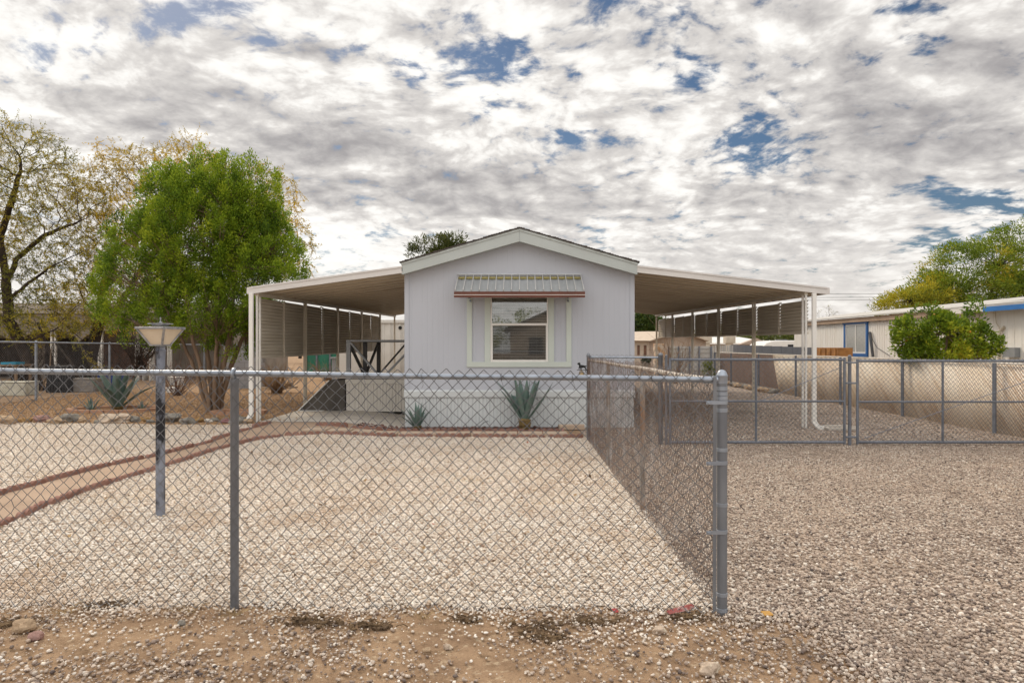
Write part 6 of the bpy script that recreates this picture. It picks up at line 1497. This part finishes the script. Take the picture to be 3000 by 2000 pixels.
# power lines
pl = thing('power_line', (40, 80, 0), 'thin overhead power lines crossing the sky beyond the right carport', 'power line')
for k, py in enumerate((848, 858, 866)):
    mb = MB(); p, q = P(1400, py+3, 80), P(3300, py-2, 80); mb.tube([p.lerp(q, t)+Vector((0, 0, -.5*math.sin(PI*t))) for t in np.linspace(0, 1, 17)], .02, 4); mb.build('wire', M['dark_and_shaded_rail'], pl)
for px in (1400, 3300): mb = MB(); q = P(px, 840, 80); mb.tube([(q.x, 80.1, 0), (q.x, 80.1, q.z)], .14, 8); mb.box(q.x-1, q.x+1, 79.95, 80.05, q.z-.9, q.z-.75); mb.build('pole', M['old_wood'], pl)

# ------------------------------------------------------------------ litter and dead weeds at the fence foot
p = G(1992, 1800); lt = thing('crushed_wrapper', p, 'crumpled red and clear plastic wrapper on the dirt by the corner post', 'litter')
mb = MB(); q = [p+Vector((a, b, c)) for a, b, c in ((-.075, -.02, .012), (-.04, -.012, .02), (0, 0, .024), (.04, .012, .03), (.085, .03, .036))]
vs = []
for k, (c, w_) in enumerate(zip(q, (.012, .016, .02, .022, .012))):
    for (u, v_) in ((-1, -.3), (-.4, .5), (.3, .1), (1, .6), (.4, -.4)): vs.append(c+Vector((-.3*u*w_, u*w_, v_*.014+.006)))
mb.add(vs, [(k*5+j, k*5+(j+1) % 5, k*5+5+(j+1) % 5, k*5+5+j) for k in range(4) for j in range(5)])
mb.build('film', mat('red_film', (.30, .07, .06), (.50, .40, .37), 14, 4, .3, lo=.45, hi=.6), lt)
p = G(797, 1782); mb = MB(); mb.tube([p+Vector((-.05, 0, .004)), p+Vector((-.005, .01, .05)), p+Vector((.03, .0, .012)), p+Vector((-.04, -.01, .008))], .006, 5)
tag(mb.build('twisted_strip', M['sash'], None), 'bent white plastic strip lying at the fence foot', 'litter')
p = G(2248, 1806); mb = MB(); mb.obox(p+Vector((0, 0, .02)), (.06, .045, .006), (.2, .1, .3)); tag(mb.build('yellow_scrap', M['yellow_door'], None), 'yellow brown scrap on the gravel right of the corner post', 'litter')
p = G(1802, 1797); mb = MB(); mb.obox(p+Vector((0, 0, .02)), (.035, .03, .004), (.4, .1, .3)); tag(mb.build('red_scrap', mat('red_scrap', (.4, .05, .05), (.3, .04, .04)), None), 'tiny red scrap on the dirt under the front fence', 'litter')
M['dead_weed'] = mat('dead_weed', (.16, .105, .055), (.085, .055, .032), 20, 5, .95)
M['straw'] = mat('straw', (.42, .31, .16), (.30, .21, .11), 20, 5, .95)
for i, (px, py, r_, lab) in enumerate(((890, 1822, .13, 'dark matted dead weed patch right of the line post'), (950, 1830, .09, 'small dead weed tuft between the two matted patches'), (1090, 1838, .12, 'matted dead weeds on the dirt below the house corner'), (1560, 1840, .17, 'widest matted dead weed patch on the roadside dirt'), (1600, 1872, .12, 'dark crumbled weed patch nearest the camera'), (1720, 1822, .12, 'dead weed patch below the side fence'), (1370, 1818, .08, 'small dead weed tuft left of the widest patch'), (30, 1830, .16, 'dark dead weeds at the left end of the fence foot'), (310, 1776, .12, 'dark weed scraps under the fence at left'), (2020, 1812, .13, 'dark weeds around the corner post foot'))):
    p = G(px, py); rr = np.random.default_rng(200+i); mb = MB()
    for k in range(70):
        a = rr.uniform(0, 2*PI); q = np.array((p.x+rr.normal(0, r_*.55), p.y+rr.normal(0, r_*.3), .006)); L_ = rr.uniform(.02, .07); d = np.array((math.cos(a), math.sin(a)*.6, rr.uniform(-.1, .5)))
        mb.tube([q, q+d*L_*.5+np.array((0, 0, .008)), q+d*L_], [.0035, .003, .0015], 3, False)
    for k in range(14):
        q = Vector((p.x+rr.normal(0, r_*.5), p.y+rr.normal(0, r_*.25), .012)); bm = bmesh.new(); bmesh.ops.create_icosphere(bm, subdivisions=1, radius=.016, matrix=Matrix.Translation(q) @ Matrix.Diagonal((rr.uniform(.6, 1.5), rr.uniform(.6, 1.3), rr.uniform(.4, 1), 1)))
        mb.add([v.co+Vector(rr.normal(0, .003, 3)) for v in bm.verts], [[v.index for v in f.verts] for f in bm.faces]); bm.free()
    tag(mb.build('dead_weeds', M['dead_weed'], None), lab, 'dead weeds')
for i, (px, py, lab) in enumerate(((690, 1800, 'straw coloured grass wisp at the line post foot'), (560, 1795, 'straw wisp left of the line post'), (1240, 1810, 'straw wisp lying on the dirt mid fence'), (190, 1795, 'straw wisp by the fence foot at left'))):
    p = G(px, py); rr = np.random.default_rng(300+i); mb = MB()
    for k in range(16):
        a = rr.uniform(0, 2*PI); d = np.array((math.cos(a), math.sin(a), rr.uniform(.1, .9))); L_ = rr.uniform(.05, .13); q = np.array(p)+rr.normal(0, .02, 3)*np.array((1, 1, 0)); mb.tube([q, q+d*L_*.6, q+d*L_+np.array((0, 0, -.02))], [.0016, .0013, .0006], 3, False)
    tag(mb.build('dry_grass', M['straw'], None), lab, 'dry grass')

# ------------------------------------------------------------------ across the street, seen mirrored in the window
oh = thing('white_gabled_house', (2.4, -19, 0), 'pale gabled house mirrored in the right half of the window', 'house')
mb = MB(); mb.prism([(-.6, 0), (5.4, 0), (5.4, 2.6), (2.4, 3.9), (-.6, 2.6)], -26, -19, 'y'); mb.build('wall', M['stucco'], oh)
mb = MB()
for sx in (-1, 1): mb.prism([(2.4, 3.91), (2.4+sx*3.4, 2.44), (2.4+sx*3.4, 2.62), (2.4, 4.09)], -26.3, -18.6, 'y')
mb.build('roof', M['shingle'], oh)
for a_ in (.6, 3.6): mb = MB(); mb.box(a_, a_+.9, -18.998, -18.95, 1.0, 2.1); mb.build('window', M['dark_open'], oh)
tuft_tree('shade_tree', Vector((-.8, -22, 0)), 22, [(-.9, -22, 2.4, 1.9, 1.6, 1.0), (.8, -27.5, 3.6, 1.4, 1.2, .8), (-4.5, -25, 1.8, 3.0, 2.0, 1.0)], 'dark leafy tree mirrored in the window beside the pale gable', ctp, M['bark_dark'], 260, 24, 97, None, .1, .16, .07, .3, (.35, .35, .3), .0, .3)
